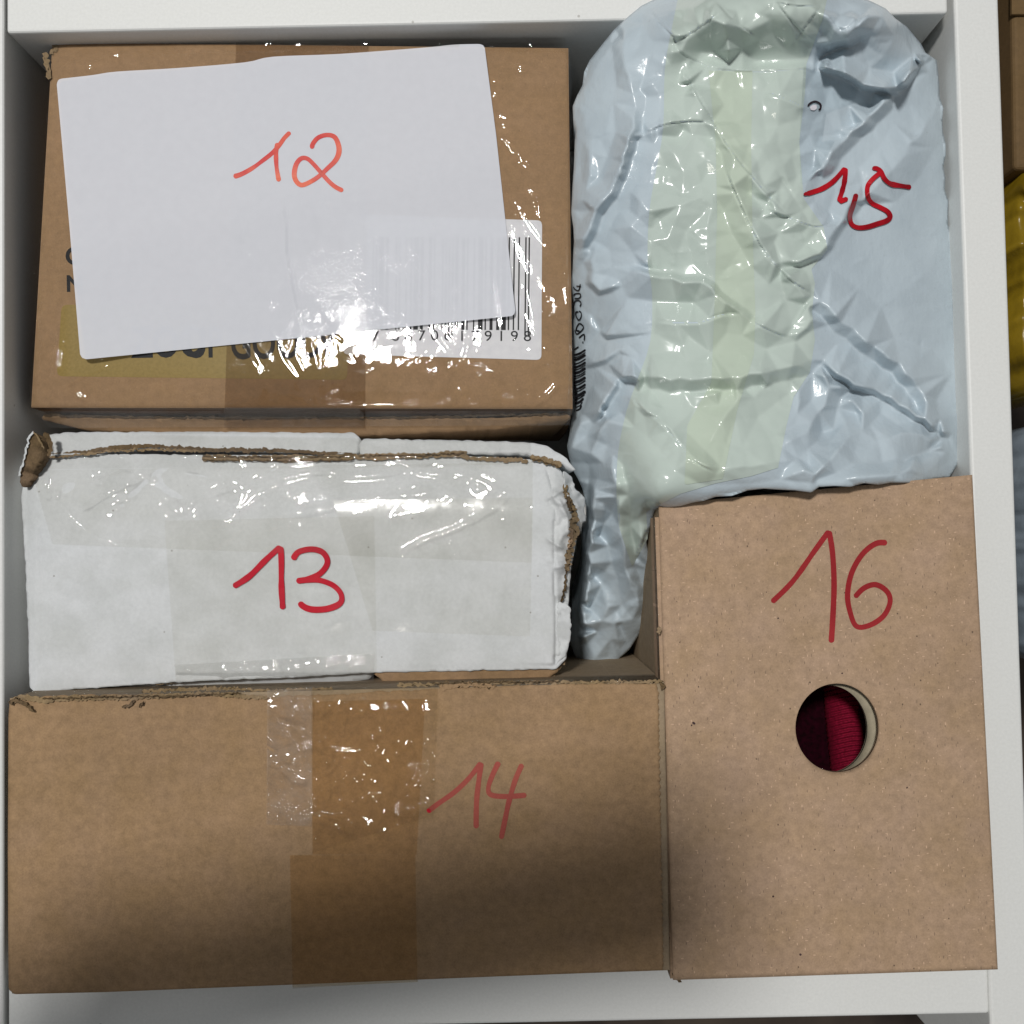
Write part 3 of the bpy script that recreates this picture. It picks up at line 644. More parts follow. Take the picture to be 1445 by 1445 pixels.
tear([(662, 648), (700, 648), (745, 650)], 7, zz, 0.0003, KTORN, g13, 58, 'corrugated_edge', 0.5)
tear([(748, 646), (765, 648), (780, 653), (793, 657)], 8, zz, 0.0011, KTORN, g13, 59, 'corrugated_edge', 0.8)
tear([(748, 648), (765, 650), (780, 656), (792, 659)], 1.6, zz, 0.0019, KDARK, g13, 60, 'corrugated_edge', 0.4)
tear([(796, 683), (800, 700), (808, 712), (811, 722)], 6, s13, 0.0022, KTORN, g13, 61, jag=1.3)
tear([(800, 700), (803, 712), (807, 722)], 5, s13, 0.0028, KDARK, g13, 62, jag=1.0)
tear([(812, 722), (809, 740), (812, 752), (806, 770), (803, 785), (801, 806)], 10, s13, 0.0024, KTORN, g13, 63, jag=1.6)
tear([(804, 744), (806, 760), (802, 775)], 5, s13, 0.0031, KRF if False else K16, g13, 64, jag=1.3)
tear([(799, 800), (797, 830), (792, 850)], 3, s13, 0.002, KDARK, g13, 65, jag=0.7)
# white ply hanging right of the tear
fr = Field(lambda x, y: s13(x * 0 + 806, y) * 0 + b13(x, y) - S * 10 - (x - 806) * S * 1.2); fr.crumple([(800, 680), (826, 690), (824, 735), (806, 740)], 14, 4, 22, 5, 66)
polypatch('torn_ply', ragged([(793, 662), (806, 672), (812, 690), (819, 696), (826, 703), (824, 720), (828, 735), (818, 738), (812, 726), (810, 712), (800, 698), (796, 684)], 3, 0.8, 7, True), fr, 0, WC, g13, 1.6, thick=0.0006)
fl13 = Field(lambda x, y: b13(x, y) - S * 6 + S * 3 * np.sin((y - 850) / 14)); fl13.crumple([(785, 850), (806, 850), (804, 930), (786, 930)], 16, 2.5, 25, 4, 67)
polypatch('torn_ply', ragged([(788, 848), (800, 853), (806, 862), (806, 885), (804, 905), (799, 925), (790, 932), (784, 940), (785, 900)], 3, 0.7, 8, True), fl13, 0.001, WC, g13, 1.6, thick=0.0006)
tear([(790, 926), (796, 930), (786, 944), (776, 955), (770, 962)], 8, lambda x, y: b13(x, y) - S * 14, 0, KTORN, g13, 68, jag=1.0)
# kraft ply under the lower edge
fk = Field(lambda x, y: b13(x, y) - 0.0022 - (y - 940) * S * 0.3 + S * 1.2 * vnoise(x, y, 40, 71))
polypatch('kraft_ply', ragged([(525, 948), (640, 944), (782, 938), (790, 945), (768, 960), (700, 963), (600, 966), (540, 962)], 5, 0.8, 9, True), fk, 0.0016, K14, g13, 2.5, (0.05, 0.002))
polypatch('grey_ply', [(76, 972), (150, 964), (245, 960), (380, 954), (520, 944), (524, 958), (430, 972), (240, 976), (120, 980)], fk, -0.0006, WC, g13, 3, (0.05, 0.002))
tear([(70, 975), (90, 967), (130, 966), (180, 965), (246, 963)], 3, fk, 0.0030, KTORN, g13, 72, jag=0.7)
# upstanding torn corner, upper left
fc = Field(lambda x, y: b13(x, y) + S * (10 + (655 - y) * 0.15)); fc.crumple([(30, 610), (66, 610), (60, 690), (30, 690)], 14, 5, 30, 5, 74)
polypatch('torn_corner', ragged([(47, 609), (54, 614), (60, 628), (58, 645), (50, 662), (44, 678), (34, 688), (27, 680), (28, 668), (36, 640), (42, 616)], 3, 0.8, 10, True), fc, 0, KDARK, g13, 1.8, (0.03, 0.002))
tear([(47, 608), (41, 618), (36, 640), (29, 664), (26, 672)], 2.6, fc, 0.0010, WC, g13, 75, jag=0.3)
tear([(47, 608), (54, 618), (62, 634)], 2.6, fc, 0.0010, KTORN, g13, 76, jag=0.4)
tear([(62, 610), (68, 618), (72, 632), (68, 644)], 7, fc, -0.0006, KDARK, g13, 77, jag=0.6)
# tape film on 13
f13 = Field(lambda x, y: s13(x, y) + S * 0.6 - 0)
for p, a_, w_ in [
 ([(105, 700), (110, 688), (140, 680), (205, 662)], 4.5, 4.5), ([(112, 704), (150, 688), (200, 676)], 4, 4.5), ([(112, 722), (140, 702), (180, 680)], 4.0, 3), ([(108, 720), (135, 705), (180, 684)], 3.0, 2.5),
 ([(200, 660), (214, 676), (220, 668)], 4, 4), ([(252, 645), (256, 656), (275, 665), (280, 670)], 3.2, 3), ([(285, 662), (300, 668), (313, 665)], 2.5, 3),
 ([(324, 678), (326, 686), (300, 698), (275, 704), (266, 722), (273, 739)], 3.2, 3.2), ([(368, 726), (420, 724), (470, 716), (500, 706), (560, 700), (620, 697), (645, 693)], 4.2, 5),
 ([(372, 692), (400, 676), (440, 667), (480, 668), (530, 668), (570, 662)], 3.6, 3.4), ([(470, 674), (530, 672), (580, 662), (600, 668), (645, 672)], 3.2, 3.0),
 ([(722, 692), (706, 708), (680, 726), (640, 748), (600, 762), (556, 786)], 3.4, 3.2), ([(725, 690), (700, 716), (660, 740)], 2.4, 3),
 ([(540, 640), (600, 660), (660, 672), (705, 690)], 2.4, 3.2), ([(520, 618), (560, 640), (590, 662)], 2.4, 3.0), ([(530, 616), (600, 650), (680, 668), (720, 688)], 2, 3),
 ([(60, 690), (48, 708), (44, 712)], 3, 3), ([(66, 668), (62, 690)], 3.5, 3), ([(70, 690), (66, 706)], 3, 3), ([(82, 690), (80, 706)], 3, 3),
 ([(368, 690), (364, 726), (350, 760), (345, 790)], 1.8, 4), ([(250, 728), (246, 712), (252, 706)], 3, 4), ([(660, 690), (700, 690), (745, 696)], 2.0, 5), ([(650, 712), (700, 718), (750, 716)], 1.2, 4)]:
    f13.fold(p, 'ridge', a_ * 0.85, w_ * 1.2)
f13.crumple([(60, 655), (770, 655), (770, 735), (60, 735)], 30, 2.6, 130, 6, 81, True, -0.25)
f13.crumple([(60, 655), (770, 655), (770, 735), (60, 735)], 26, 2.4, 90, 4.5, 83, False, -0.2)
f13.crumple([(70, 735), (770, 735), (770, 800), (70, 780)], 12, 0.8, 90, 8, 82)
patch('clear_tape', [(44, 664), (752, 652), (750, 794), (74, 768)], f13, 0.0005, CLEARW, g13, 1.5)
patch('clear_tape', [(76, 700), (779, 690), (778, 935), (243, 960)], lambda x, y: s13(x, y), 0.00025, film('clear_tape_flat', (0.965, 0.965, 0.95), 0.1, 0.03, 0.15), g13, 5) if False else None
FL2 = film('aged_tape', (0.987, 0.984, 0.972), 0.1, 0.0, 0.12)
patch('clear_tape', [(232, 735), (528, 728), (532, 950), (248, 962)], s13, 0.0003, FL2, g13, 4)
patch('clear_tape', [(470, 706), (752, 702), (748, 898), (526, 890)], s13, 0.0004, FL2, g13, 4)
fb = Field(lambda x, y: b13(x, y) + S * 1.5 - np.clip(y - 948, 0, 99) * S * 0.8)
for p, a_, w_ in [([(300, 960), (330, 950), (400, 945), (470, 937), (525, 925)], 4, 4), ([(420, 958), (450, 944), (500, 932)], 3, 3), ([(430, 960), (470, 948), (520, 935)], 3, 3), ([(250, 948), (280, 950), (320, 946)], 2.5, 3), ([(424, 972), (424, 958), (415, 948)], 3, 3), ([(340, 972), (380, 955)], 2.5, 4)]: fb.fold(p, 'tent', a_ * 0.5, w_ * 1.2)
fb.crumple([(240, 935), (530, 920), (530, 970), (240, 975)], 40, 1.8, 40, 5, 84)
patch('clear_tape', [(246, 938), (529, 922), (527, 966), (250, 974)], fb, 0.0008, film('loose_film_grey', (0.96, 0.96, 0.955), 0.8, 0.08), g13, 1.6)
ftp = Field(lambda x, y: fs(x, y) + S * 1.2)
ftp.crumple([(60, 612), (760, 618), (760, 655), (60, 655)], 70, 1.8, 50, 5, 86)
patch('clear_tape', [(70, 611), (748, 622), (750, 655), (60, 662)], ftp, 0.0016, CLEARW, g13, 1.6)
strokes('handwritten_number', [
    [(329, 828), (352, 813), (375, 790), (396, 771)], [(396, 771), (397, 793), (397, 826), (399, 860)],
    [(413, 790), (421, 779), (440, 775), (456, 780), (462, 794), (452, 809), (434, 817), (418, 820)], [(418, 820), (436, 818), (452, 819), (470, 826), (481, 838), (480, 851), (462, 859), (440, 860), (427, 855), (423, 849)]],
    8.2, s13, 0.00060, RED, g13, 5, 5, 0.08)

# ------------------------------------------------------------------ parcel 14
b14 = plane_base([(12, 985, 15), (935, 962, 17), (943, 1370, 17), (15, 1403, 17)])
s14 = Field(lambda x, y: b14(x, y) + S * 1.6 * vnoise(x, y, 170, 24))
s14.crumple([(20, 990), (930, 980), (930, 1360), (20, 1390)], 10, 0.5, 160, 14, 92)
g14 = thing('large_carton', 'large plain brown carton marked 14 in faded red at lower left', 'box')
box_shell('body', [(14, 985), (937, 962), (945, 1369), (17, 1402)], s14, ZF + 0.003, KIN, g14, 9, 4, 0.0)
zig = [(929 + 0.0 * y, y) for y in []]
ys = np.linspace(974, 1366, 79); zigp = [(929 + (y - 974) * 0.018 + (2.0 if i % 2 else -1.6), y) for i, y in enumerate(ys)]
top = ragged([(14, 986), (60, 983), (120, 981), (250, 980), (378, 984), (500, 979), (620, 972), (700, 969), (800, 966), (929, 965)], 5, 0.9, 31)
botm = [(937, 1369), (700, 1378), (400, 1390), (150, 1400), (20, 1403), (12, 1396), (11, 1200), (12, 1010)]
polypatch('lid_flap', [tuple(p) for p in top] + zigp + botm, s14, 0.0008, K14, g14, 3.0, thick=0.0012)
tear([(13, 990), (30, 984), (60, 988), (100, 985), (180, 984), (300, 979), (378, 985)], 6, s14, 0.0016, KTORN, g14, 101, 'torn_edge', 0.5)
tear([(12, 992), (22, 986), (34, 994), (48, 1004)], 5, s14, 0.0024, KDARK, g14, 102, jag=0.9)
tear([(60, 986), (130, 984), (250, 982), (340, 978)], 1.8, s14, 0.0024, KDARK, g14, 103, jag=0.5)
tear([(172, 998), (182, 996), (190, 988)], 4, s14, 0.0020, KDARK, g14, 104, jag=0.8)
tear([(196, 998), (203, 990)], 3.5, s14, 0.0020, KDARK, g14, 105, jag=0.8)
tear([(200, 976), (300, 971), (380, 975), (470, 972)], 4, lambda x, y: b14(x, y) - 0.001, 0, KTORN, g14, 106, jag=0.6)
tear([(560, 967), (620, 966), (690, 964), (800, 963), (935, 962)], 4.5, s14, 0.0006, KTORN, g14, 107, jag=0.7)
tear([(610, 964), (700, 962), (790, 962)], 2.2, s14, 0.0012, KDARK, g14, 108, jag=0.6)
tear([(620, 970), (660, 966), (700, 968)], 5, s14, 0.0012, K14, g14, 109, jag=1.0)
tear([(930, 963), (936, 968), (934, 974)], 5, s14, 0.0014, KDARK, g14, 110, jag=0.8)
# tapes
s14t = lambda x, y: s14(x, y) + 0.0008
f14 = Field(lambda x, y: b14(x, y) + 0.0008 + S * 1.6 * vnoise(x, y, 170, 24) + S * (5.5 * np.clip(1 - (y - 1003) / 45, 0, 1) ** 2 * (y > 1003) + (y <= 1003) * (5.5 - 0.17 * np.clip(1003 - y, 0, 99) - 0.0042 * np.clip(1003 - y, 0, 99) ** 2) ))
X8 = lambda u, v: (360 + u * .1938, 960 + v * .1938)
for pts, a_, w_ in [
 ([(160, 185), (240, 150), (300, 125)], 3, 2.6), ([(220, 200), (280, 140), (420, 125)], 3, 2.6), ([(310, 210), (400, 150), (480, 120)], 3, 2.8), ([(375, 250), (460, 200), (560, 140)], 3.5, 3), ([(430, 290), (520, 200), (590, 130)], 3, 2.6),
 ([(560, 440), (565, 300), (590, 180)], 1.6, 2), ([(630, 420), (640, 280), (670, 170)], 2.8, 2.6), ([(690, 500), (690, 220)], 1.2, 2), ([(700, 140), (760, 240), (780, 400)], 2.0, 3), ([(860, 370), (840, 280), (790, 200)], 2.4, 2.4),
 ([(1000, 160), (1030, 200), (980, 150)], 3, 3), ([(1060, 110), (1120, 150), (1190, 240)], 2.6, 2.4), ([(1230, 90), (1290, 130), (1300, 190)], 3, 3),
 ([(770, 400), (850, 430), (890, 400), (950, 380)], 4, 4), ([(80, 570), (150, 600), (240, 590), (330, 640)], 3.0, 3.4), ([(160, 645), (220, 680), (270, 730), (330, 745), (390, 735)], 4, 3.2),
 ([(175, 575), (220, 580), (260, 600)], 3.6, 4), ([(450, 390), (480, 470), (510, 560), (510, 650)], 3.4, 2.8), ([(530, 500), (548, 560), (540, 620)], 3.4, 2.6), ([(500, 600), (505, 660), (530, 665), (610, 580)], 3.4, 2.4),
 ([(600, 570), (620, 580)], 3, 2.6), ([(480, 950), (530, 830), (555, 780), (620, 745)], 3.6, 3), ([(420, 950), (430, 985), (530, 1050), (640, 1090), (730, 1160)], 4, 3), ([(425, 955), (500, 990), (600, 1020), (720, 1140)], 3.4, 2.8),
 ([(560, 990), (650, 1050), (760, 1180)], 2, 2.6), ([(680, 880), (700, 980), (730, 1100)], 1.6, 3), ([(600, 680), (640, 780), (690, 960)], 1.2, 4), ([(1120, 945), (1050, 1040), (960, 1150)], 2.8, 2.8), ([(1290, 880), (1180, 960), (1100, 1080), (1020, 1180)], 3.2, 2.6), ([(950, 1200), (990, 1180), (1030, 1190)], 4, 3),
 ([(1300, 700), (1310, 800), (1290, 880)], 2, 2.4), ([(1270, 430), (1320, 420)], 3, 3)]:
    f14.fold([X8(*p) for p in pts], 'tent', a_ * 1.0, w_ * 1.3)
f14.crumple([(380, 980), (618, 980), (618, 1010), (380, 1010)], 26, 0.7, 24, 4, 121)
f14.crumple([(380, 1010), (618, 1010), (600, 1200), (380, 1160)], 26, 1.8, 90, 6, 122, True, 0.5)
f14.crumple([(378, 985), (618, 985), (600, 1180), (380, 1160)], 26, 2.2, 60, 4.5, 123, False, 0.3)
patch('brown_tape', [(441, 990), (600, 986), (588, 1206), (441, 1206)], s14t, 0.0003, BROWN2, g14, 4)
patch('brown_tape', [(409, 1207), (586, 1206), (589, 1386), (413, 1393)], s14t, 0.0003, BROWN2, g14, 4)
patch('tape_end', [(412, 1386), (590, 1381), (590, 1385), (413, 1395)], lambda x, y: s14(x, y) - 0.0008, 0.001, film('loose_tape', (0.8, 0.75, 0.68), 1.0, 0.1), g14, 1.5)
patch('clear_tape', [(377, 974), (441, 970), (440, 1166), (376, 1164)], f14, 0.0007, CLEARB, g14, 1.4)
patch('clear_tape', [(439, 972), (618, 968), (612, 1150), (440, 1204)], f14, 0.0009, film('clear_tape_shiny', (0.96, 0.945, 0.90), 0.5, 0.0), g14, 1.4)
strokes('handwritten_number', [
    [(603, 1146), (617, 1135), (641, 1118), (661, 1099), (679, 1076)], [(679, 1076), (676, 1099), (673, 1124), (672, 1150), (672, 1169)],
    [(704, 1075), (694, 1096), (689, 1113), (694, 1122), (716, 1124), (743, 1122)], [(737, 1078), (727, 1101), (718, 1132), (712, 1160), (707, 1184)]],
    7.4, s14t, 0.00012, RED14, g14, 9, 5, 0.1)
strokes('marker_blot', [[(603, 1146), (607, 1142)]], 8, s14t, 0.00022, RED, g14, 19, 0)

# ------------------------------------------------------------------ parcel 16
b16 = plane_base([(926, 715, 16), (1372, 671, 17), (1408, 1368, 18), (948, 1382, 18)])
lx = lambda y: 924 + (y - 712) * 0.034
s16 = Field(lambda x, y: b16(x, y) + S * 1.0 * vnoise(x, y, 200, 34) - S * 5 * np.clip(1 - (x - lx(y)) / 20, 0, 1) ** 1.3)
s16.fold([(946, 730), (952, 900), (963, 1150), (970, 1376)], 'vee', 1.2, 2.5, taper=0.01)
g16 = thing('carton_with_hole', 'brown recycled carton with a round hole marked 16 in red', 'box')
oc = [(930, 712), (1372, 670), (1408, 1368), (950, 1383)]
HC = (1181, 1027); HR = (58.5, 62.5)
def holed(name, corners, hc, hr, surf, eps, mt, par, thick, nr=46, ragg=0.0, seed=1):
    c = np.array(corners, float); per = []
    for i in range(4):
        a, b = c[i], c[(i + 1) % 4]; k = int(np.hypot(*(b - a)) / 5)
        for j in range(k): per.append(a + (b - a) * j / k)
    per = np.array(per); ang = np.arctan2(per[:, 1] - hc[1], per[:, 0] - hc[0]); r = np.random.RandomState(seed)
    inn = np.stack([hc[0] + hr[0] * np.cos(ang), hc[1] + hr[1] * np.sin(ang)], 1) + r.normal(size=per.shape) * ragg
    t = np.linspace(0, 1, nr)[:, None, None] ** 1.0; g = inn[None] * (1 - t) + per[None] * t
    g = np.concatenate([g, g[:, :1]], 1); n, m = g.shape[:2]
    z = surf(g[..., 0], g[..., 1]) + eps; V = P(g[..., 0], g[..., 1], z).reshape(-1, 3); Q = [grid_idx(n, m)[:, ::-1]]
    for rr_ in (0, n - 1):
        src = rr_ * m + np.arange(m); W_ = V[src].copy(); W_[:, 2] -= thick; o0 = len(V); V = np.concatenate([V, W_])
        i = np.arange(m - 1); Q.append(np.stack([src[i], src[i + 1], o0 + i + 1, o0 + i], 1))
    return mesh_obj(name, V, np.concatenate(Q), mt, par)
top16 = holed('lid', oc, HC, HR, s16, 0, K16, g16, 0.0014)
holed('inner_flap', [(960, 740), (1352, 700), (1385, 1340), (975, 1355)], (1169, 1029), (55, 62), lambda x, y: b16(x, y), -0.0050, kraft('grey_kraft', (0.40, 0.35, 0.26), 0.15, 0.3), g16, 0.0012, 20)
box_shell('body', [(930, 712), (1371.5, 670.5), (1407.5, 1367.5), (950.5, 1382.5)], lambda x, y: s16(x, y) - 0.0014, ZF + 0.003, KIN, g16, 9, 2, 0.0, top=False)
box_shell('side_flap', [(924, 730), (940, 729), (958, 1380), (946, 1381)], lambda x, y: b16(x, y) - 0.0035, 0.0, K16, g16, 9, 6, 0.0, levels=2)
tear([(929, 884), (931, 889), (930, 895)], 6, lambda x, y: b16(x, y) - 0.001, 0, KTORN, g16, 131, jag=0.8)
tear([(948, 1374), (955, 1380), (962, 1386)], 4, lambda x, y: b16(x, y) - 0.001, 0, KDARK, g16, 132, jag=0.6)
strokes('handwritten_number', [
    [(1089, 850), (1119, 820), (1149, 778), (1170, 749)], [(1170, 749), (1175, 782), (1177, 827), (1175, 876), (1173, 907)],
    [(1252, 766), (1236, 767), (1217, 782), (1202, 808), (1196, 839), (1200, 865), (1209, 884), (1228, 882), (1247, 869), (1256, 850), (1252, 835), (1236, 825), (1219, 830), (1206, 843)]],
    7.6, s16, 0.00012, RED16, g16, 12, 5, 0.08)
SPK = ink('dark_speck', (0.05, 0.03, 0.03), (0.08, 0.05, 0.05), 0.8)
for _i, _l in enumerate([[(977, 1019), (981, 1022)], [(975, 1023), (977, 1024)], [(1097, 872), (1099, 873)], [(1081, 835), (1082, 836)], [(1188, 949), (1189, 951)], [(1090, 1264), (1092, 1266)], [(1279, 1111), (1281, 1112)], [(1128, 1346), (1131, 1348)]]): strokes('speck', [_l], 3.4, s16, 0.0001, SPK, g16, 41 + _i, 0)

# red ribbed garment inside 16
m_, nt_ = mat('red_rib_knit'); v_ = tc(nt_)
principled(nt_, ramp(nt_, noise(nt_, v_, 1400, 3), [(0.3, (0.13, 0.001, 0.013)), (0.7, (0.25, 0.003, 0.028))]), 0.8, 0.2, None)
def knit(x, y):
    u = (x - 1162 - (y - 980) * 0.10); dome = np.where(u > 0, 52 * np.sqrt(np.clip(1 - ((u - 34) / 36) ** 2, 0, 1)), -34 - 2.1 * u)
    ph = (y + 6 * np.sin((u - 10) / 22.0)) / 6.6; tri = np.abs((ph % 1.0) - 0.5) * 2
    rib = 4.6 * np.clip(1.5 * tri - 0.2, 0, 1) + 0.8 * vnoise(x, y, 3.0, 77) + 1.5 * vnoise(x, y, 20, 78)
    return -0.017 + S * (dome - 38 + np.where(u > 0, rib, rib * 0.6))
gm = thing('ribbed_garment', 'crimson ribbed fabric visible inside the round hole of the carton', 'garment')
seam = [(1158 + (y - 980) * 0.10, y) for y in np.linspace(945, 1110, 12)]
polypatch('ribbed_cuff', seam[::-1] + [(1260, 945), (1260, 1110)][0:0] + [(1260, 945), (1260, 1110)], knit, 0, m_, gm, 0.9, (0.03, 0.0))
m_, nt_ = mat('hole_shade_maroon'); principled(nt_, ramp(nt_, noise(nt_, tc(nt_), 500, 3), [(0.3, (0.006, 0.001, 0.002)), (0.7, (0.02, 0.001, 0.005))]), 0.95, 0.05)  # deep shade in the left of the hole, put into a near-black colour
polypatch('hole_shade', [(1100, 945)] + [(x + 3, y) for x, y in seam] + [(1100, 1110)], lambda x, y: -0.024 + S * 3 * vnoise(x, y, 25, 5), 0, m_, gm, 3)

# ------------------------------------------------------------------ parcel 15: the plastic mailer
ctl = np.array([(806, 150, -3), (806, 300, -3), (810, 400, -7), (820, 470, -12), (826, 560, -16), (850, 90, 6), (860, 200, 12), (862, 320, 12), (870, 420, 9), (885, 500, 9), (905, 15, 5), (870, 40, 4),
    (960, 0, 10), (1060, -15, 26), (1180, -15, 22), (1000, 8, 33), (1080, 2, 36), (1150, 6, 34), (990, 88, 15), (1070, 96, 14), (1145, 88, 15), (1040, 50, 27), (1100, 50, 27), (960, 50, 25), (1180, 50, 26), (1070, 112, 19), (1000, 108, 19), (1140, 108, 18), (940, 60, 23), (1230, 40, 29), (1230, 116, 9), (1210, 10, 26), (1280, 50, 4), (1310, 90, -3), (1325, 130, -7), (1336, 300, -9), (1346, 450, -10), (1356, 600, -11), (1352, 650, -11),
    (1290, 200, 1), (1260, 300, 3), (1280, 450, 1), (1220, 380, 6), (1200, 600, 7), (1100, 200, 20), (1160, 200, 12), (1000, 180, 20), (1000, 300, 21), (1100, 330, 20), (1080, 420, 19), (950, 400, 17), (1000, 500, 19), (1060, 600, 23), (960, 620, 22), (1010, 682, 26), (1145, 686, 26), (1100, 650, 25), (1200, 680, 25), (1280, 672, 18),
    (1340, 668, -4), (925, 705, 23), (890, 620, 14), (865, 650, 2), (840, 600, -8), (830, 660, -18), (845, 720, -20), (870, 760, -18), (900, 790, -24), (860, 860, -40), (825, 880, -55), (812, 920, -62), (845, 940, -62), (885, 915, -56), (913, 850, -44), (916, 740, -8), (818, 800, -45)], float)
def tps_fit(c):
    X = c[:, :2] / 1000; n = len(X); d = np.hypot(*(X[:, None] - X[None]).transpose(2, 0, 1)); K = np.where(d > 0, d * d * np.log(d + 1e-12), 0) + np.eye(n) * 2e-4
    Pm = np.concatenate([np.ones((n, 1)), X], 1); A = np.zeros((n + 3, n + 3)); A[:n, :n] = K; A[:n, n:] = Pm; A[n:, :n] = Pm.T
    w = np.linalg.solve(A, np.concatenate([c[:, 2] / 1000, np.zeros(3)]))
    def f(x, y):
        x = np.asarray(x, float) / 1000; y = np.asarray(y, float) / 1000; r = w[n] + w[n + 1] * x + w[n + 2] * y
        for i in range(n):
            d2 = (x - X[i, 0]) ** 2 + (y - X[i, 1]) ** 2; r = r + w[i] * 0.5 * d2 * np.log(d2 + 1e-18)
        return r
    return f
tps = tps_fit(ctl)
# the crumpled sheet is a net of flat triangles: fold lines carry the height, loose points fill the rest
NET = []                                   # (x, y, extra height in px, priority)
bag_small = []                             # narrow grooves laid over the net
def B(pts, kind, amp, w, w2=None, hi=None, sm=True, taper=0.18):
    w2 = w2 or w
    thin = kind == 'slit'
    if kind == 'slit': bag_small.append((pts, kind, amp * 0.55, w * 0.85, w2 * 0.9, hi, taper)); amp *= 1.5; kind = 'step'; w = max(w, 3)
    p = smooth(pts, 4) if len(pts) > 2 else np.array(pts, float)
    L = np.concatenate([[0], np.cumsum(np.hypot(*(p[1:] - p[:-1]).T))]); t = np.linspace(0, L[-1], max(3, int(L[-1] / 13)))
    q = np.stack([np.interp(t, L, p[:, 0]), np.interp(t, L, p[:, 1])], 1); d = np.gradient(q, axis=0); d /= np.hypot(d[:, 0], d[:, 1])[:, None] + 1e-9; n = np.stack([-d[:, 1], d[:, 0]], 1)
    if hi is not None:
        _, sd, _, _, _ = seg_dist(np.array([hi[0]]), np.array([hi[1]]), q)
        if sd[0] < 0: n = -n
    jr = np.random.RandomState(int(abs(q[0, 0] * 7 + q[0, 1] * 13)) % 9999); q = q + jr.normal(size=q.shape) * 1.6
    u = t / t[-1]; env = (0.7 + 0.6 * jr.rand(len(t))) * np.clip(np.minimum(u, 1 - u) / max(taper, 0.02), 0.12, 1) ** 0.7
    pr = abs(amp) + 100
    if kind == 'step':
        for a, e in zip(q, env): NET.append((a[0], a[1], amp * 1.6 * e, pr + 2))
        for a, b, e in list(zip(q, n, env))[::1]: NET.append((a[0] - b[0] * (4.6 if thin else max(4.5, w) + 3.5), a[1] - b[1] * (4.6 if thin else max(4.5, w) + 3.5), -amp * 0.12 * e, pr + 1))
        for a, b, e in list(zip(q, n, env))[::2]: NET.append((a[0] - b[0] * 27, a[1] - b[1] * 27, -amp * 0.2 * e, 61))
        for a, b, e in list(zip(q, n, env))[::3]: NET.append((a[0] + b[0] * w2, a[1] + b[1] * w2, amp * 0.1 * e, 60))
    else:
        sg = -1 if kind in ('vee', 'valley') else 1
        for a, e in zip(q, env): NET.append((a[0], a[1], sg * amp * 1.8 * e, pr))
        for a, b, e in list(zip(q, n, env))[::3]:
            for s_ in (-1, 1): NET.append((a[0] + s_ * b[0] * w * 2.2, a[1] + s_ * b[1] * w * 2.2, -sg * amp * 0.15, 50))
Z3 = lambda L: [(780 + u * .4602, v * .4602) for u, v in L]
Z6 = lambda L: [(780 + u * .4602, 400 + v * .4602) for u, v in L]
Z2 = lambda L: [(860 + u * .3322, v * .3322) for u, v in L]
ZT = lambda L: [(780 + u * .277, 560 + v * .277) for u, v in L]
# the rolled top end and its two lobes
B(Z2([(270, 190), (330, 240), (450, 290), (600, 305), (720, 300), (870, 290)]), 'slit', 4, 2, 14, hi=(1050, 60), taper=0.08)
B(Z2([(870, 290), (960, 300), (1080, 350), (1212, 388)]), 'step', 24, 4, 45, hi=(1200, 80), taper=0.08)
B(Z2([(1212, 390), (1290, 300), (1350, 225)]), 'step', 36, 5, 50, hi=(1200, 80), taper=0.12)
B(Z2([(480, 50), (510, 270)]), 'tent', 12, 9); B(Z2([(455, 10), (540, 100), (635, 160)]), 'slit', 4, 1.6, 22, hi=(1000, 60))
B(Z2([(700, 0), (800, 120), (870, 190)]), 'slit', 4, 1.6, 22, hi=(1140, 20)); B(Z2([(910, 10), (820, 130), (760, 210)]), 'slit', 3.5, 1.6, 20, hi=(1080, 40)); B(Z2([(700, 5), (800, 25), (900, 20)]), 'slit', 4, 1.6, 14, hi=(1130, 0))
B(Z2([(910, 30), (960, 110), (1000, 130), (1060, 80), (1130, 40)]), 'slit', 9, 4, 14, hi=(1160, 20)); B(Z2([(1060, 70), (1020, 150), (990, 220)]), 'tent', 8, 7); B(Z2([(870, 220), (930, 180), (1010, 160)]), 'tent', 8, 8); B(Z2([(880, 290), (920, 230), (1030, 200), (1130, 120)]), 'vee', 10, 12)
B(Z2([(1120, 30), (1200, 130), (1290, 210), (1340, 250)]), 'tent', 6, 12); B(Z2([(1300, 200), (1280, 290), (1220, 380)]), 'slit', 4, 2, 18, hi=(1270, 100))
B(Z2([(150, 60), (250, 50), (400, 10)]), 'tent', 7, 6); B(Z2([(170, 40), (230, 110), (270, 150), (290, 200)]), 'slit', 9, 4, 18, hi=(960, 30)); B(Z2([(250, 270), (260, 210), (285, 170)]), 'tent', 6, 4)
B(Z2([(290, 170), (360, 130), (470, 50)]), 'slit', 6, 4, 22, hi=(960, 30)); B(Z2([(0, 190), (30, 150), (60, 90)]), 'vee', 6, 5); B(Z2([(70, 80), (60, 200), (80, 320), (120, 440)]), 'tent', 7, 9)
B(Z2([(120, 440), (100, 560), (70, 680), (20, 780)]), 'tent', 12, 11, taper=0.1); B(Z2([(130, 380), (180, 340), (230, 330)]), 'tent', 4, 6); B(Z2([(230, 230), (225, 400), (190, 620)]), 'tent', 3, 10)
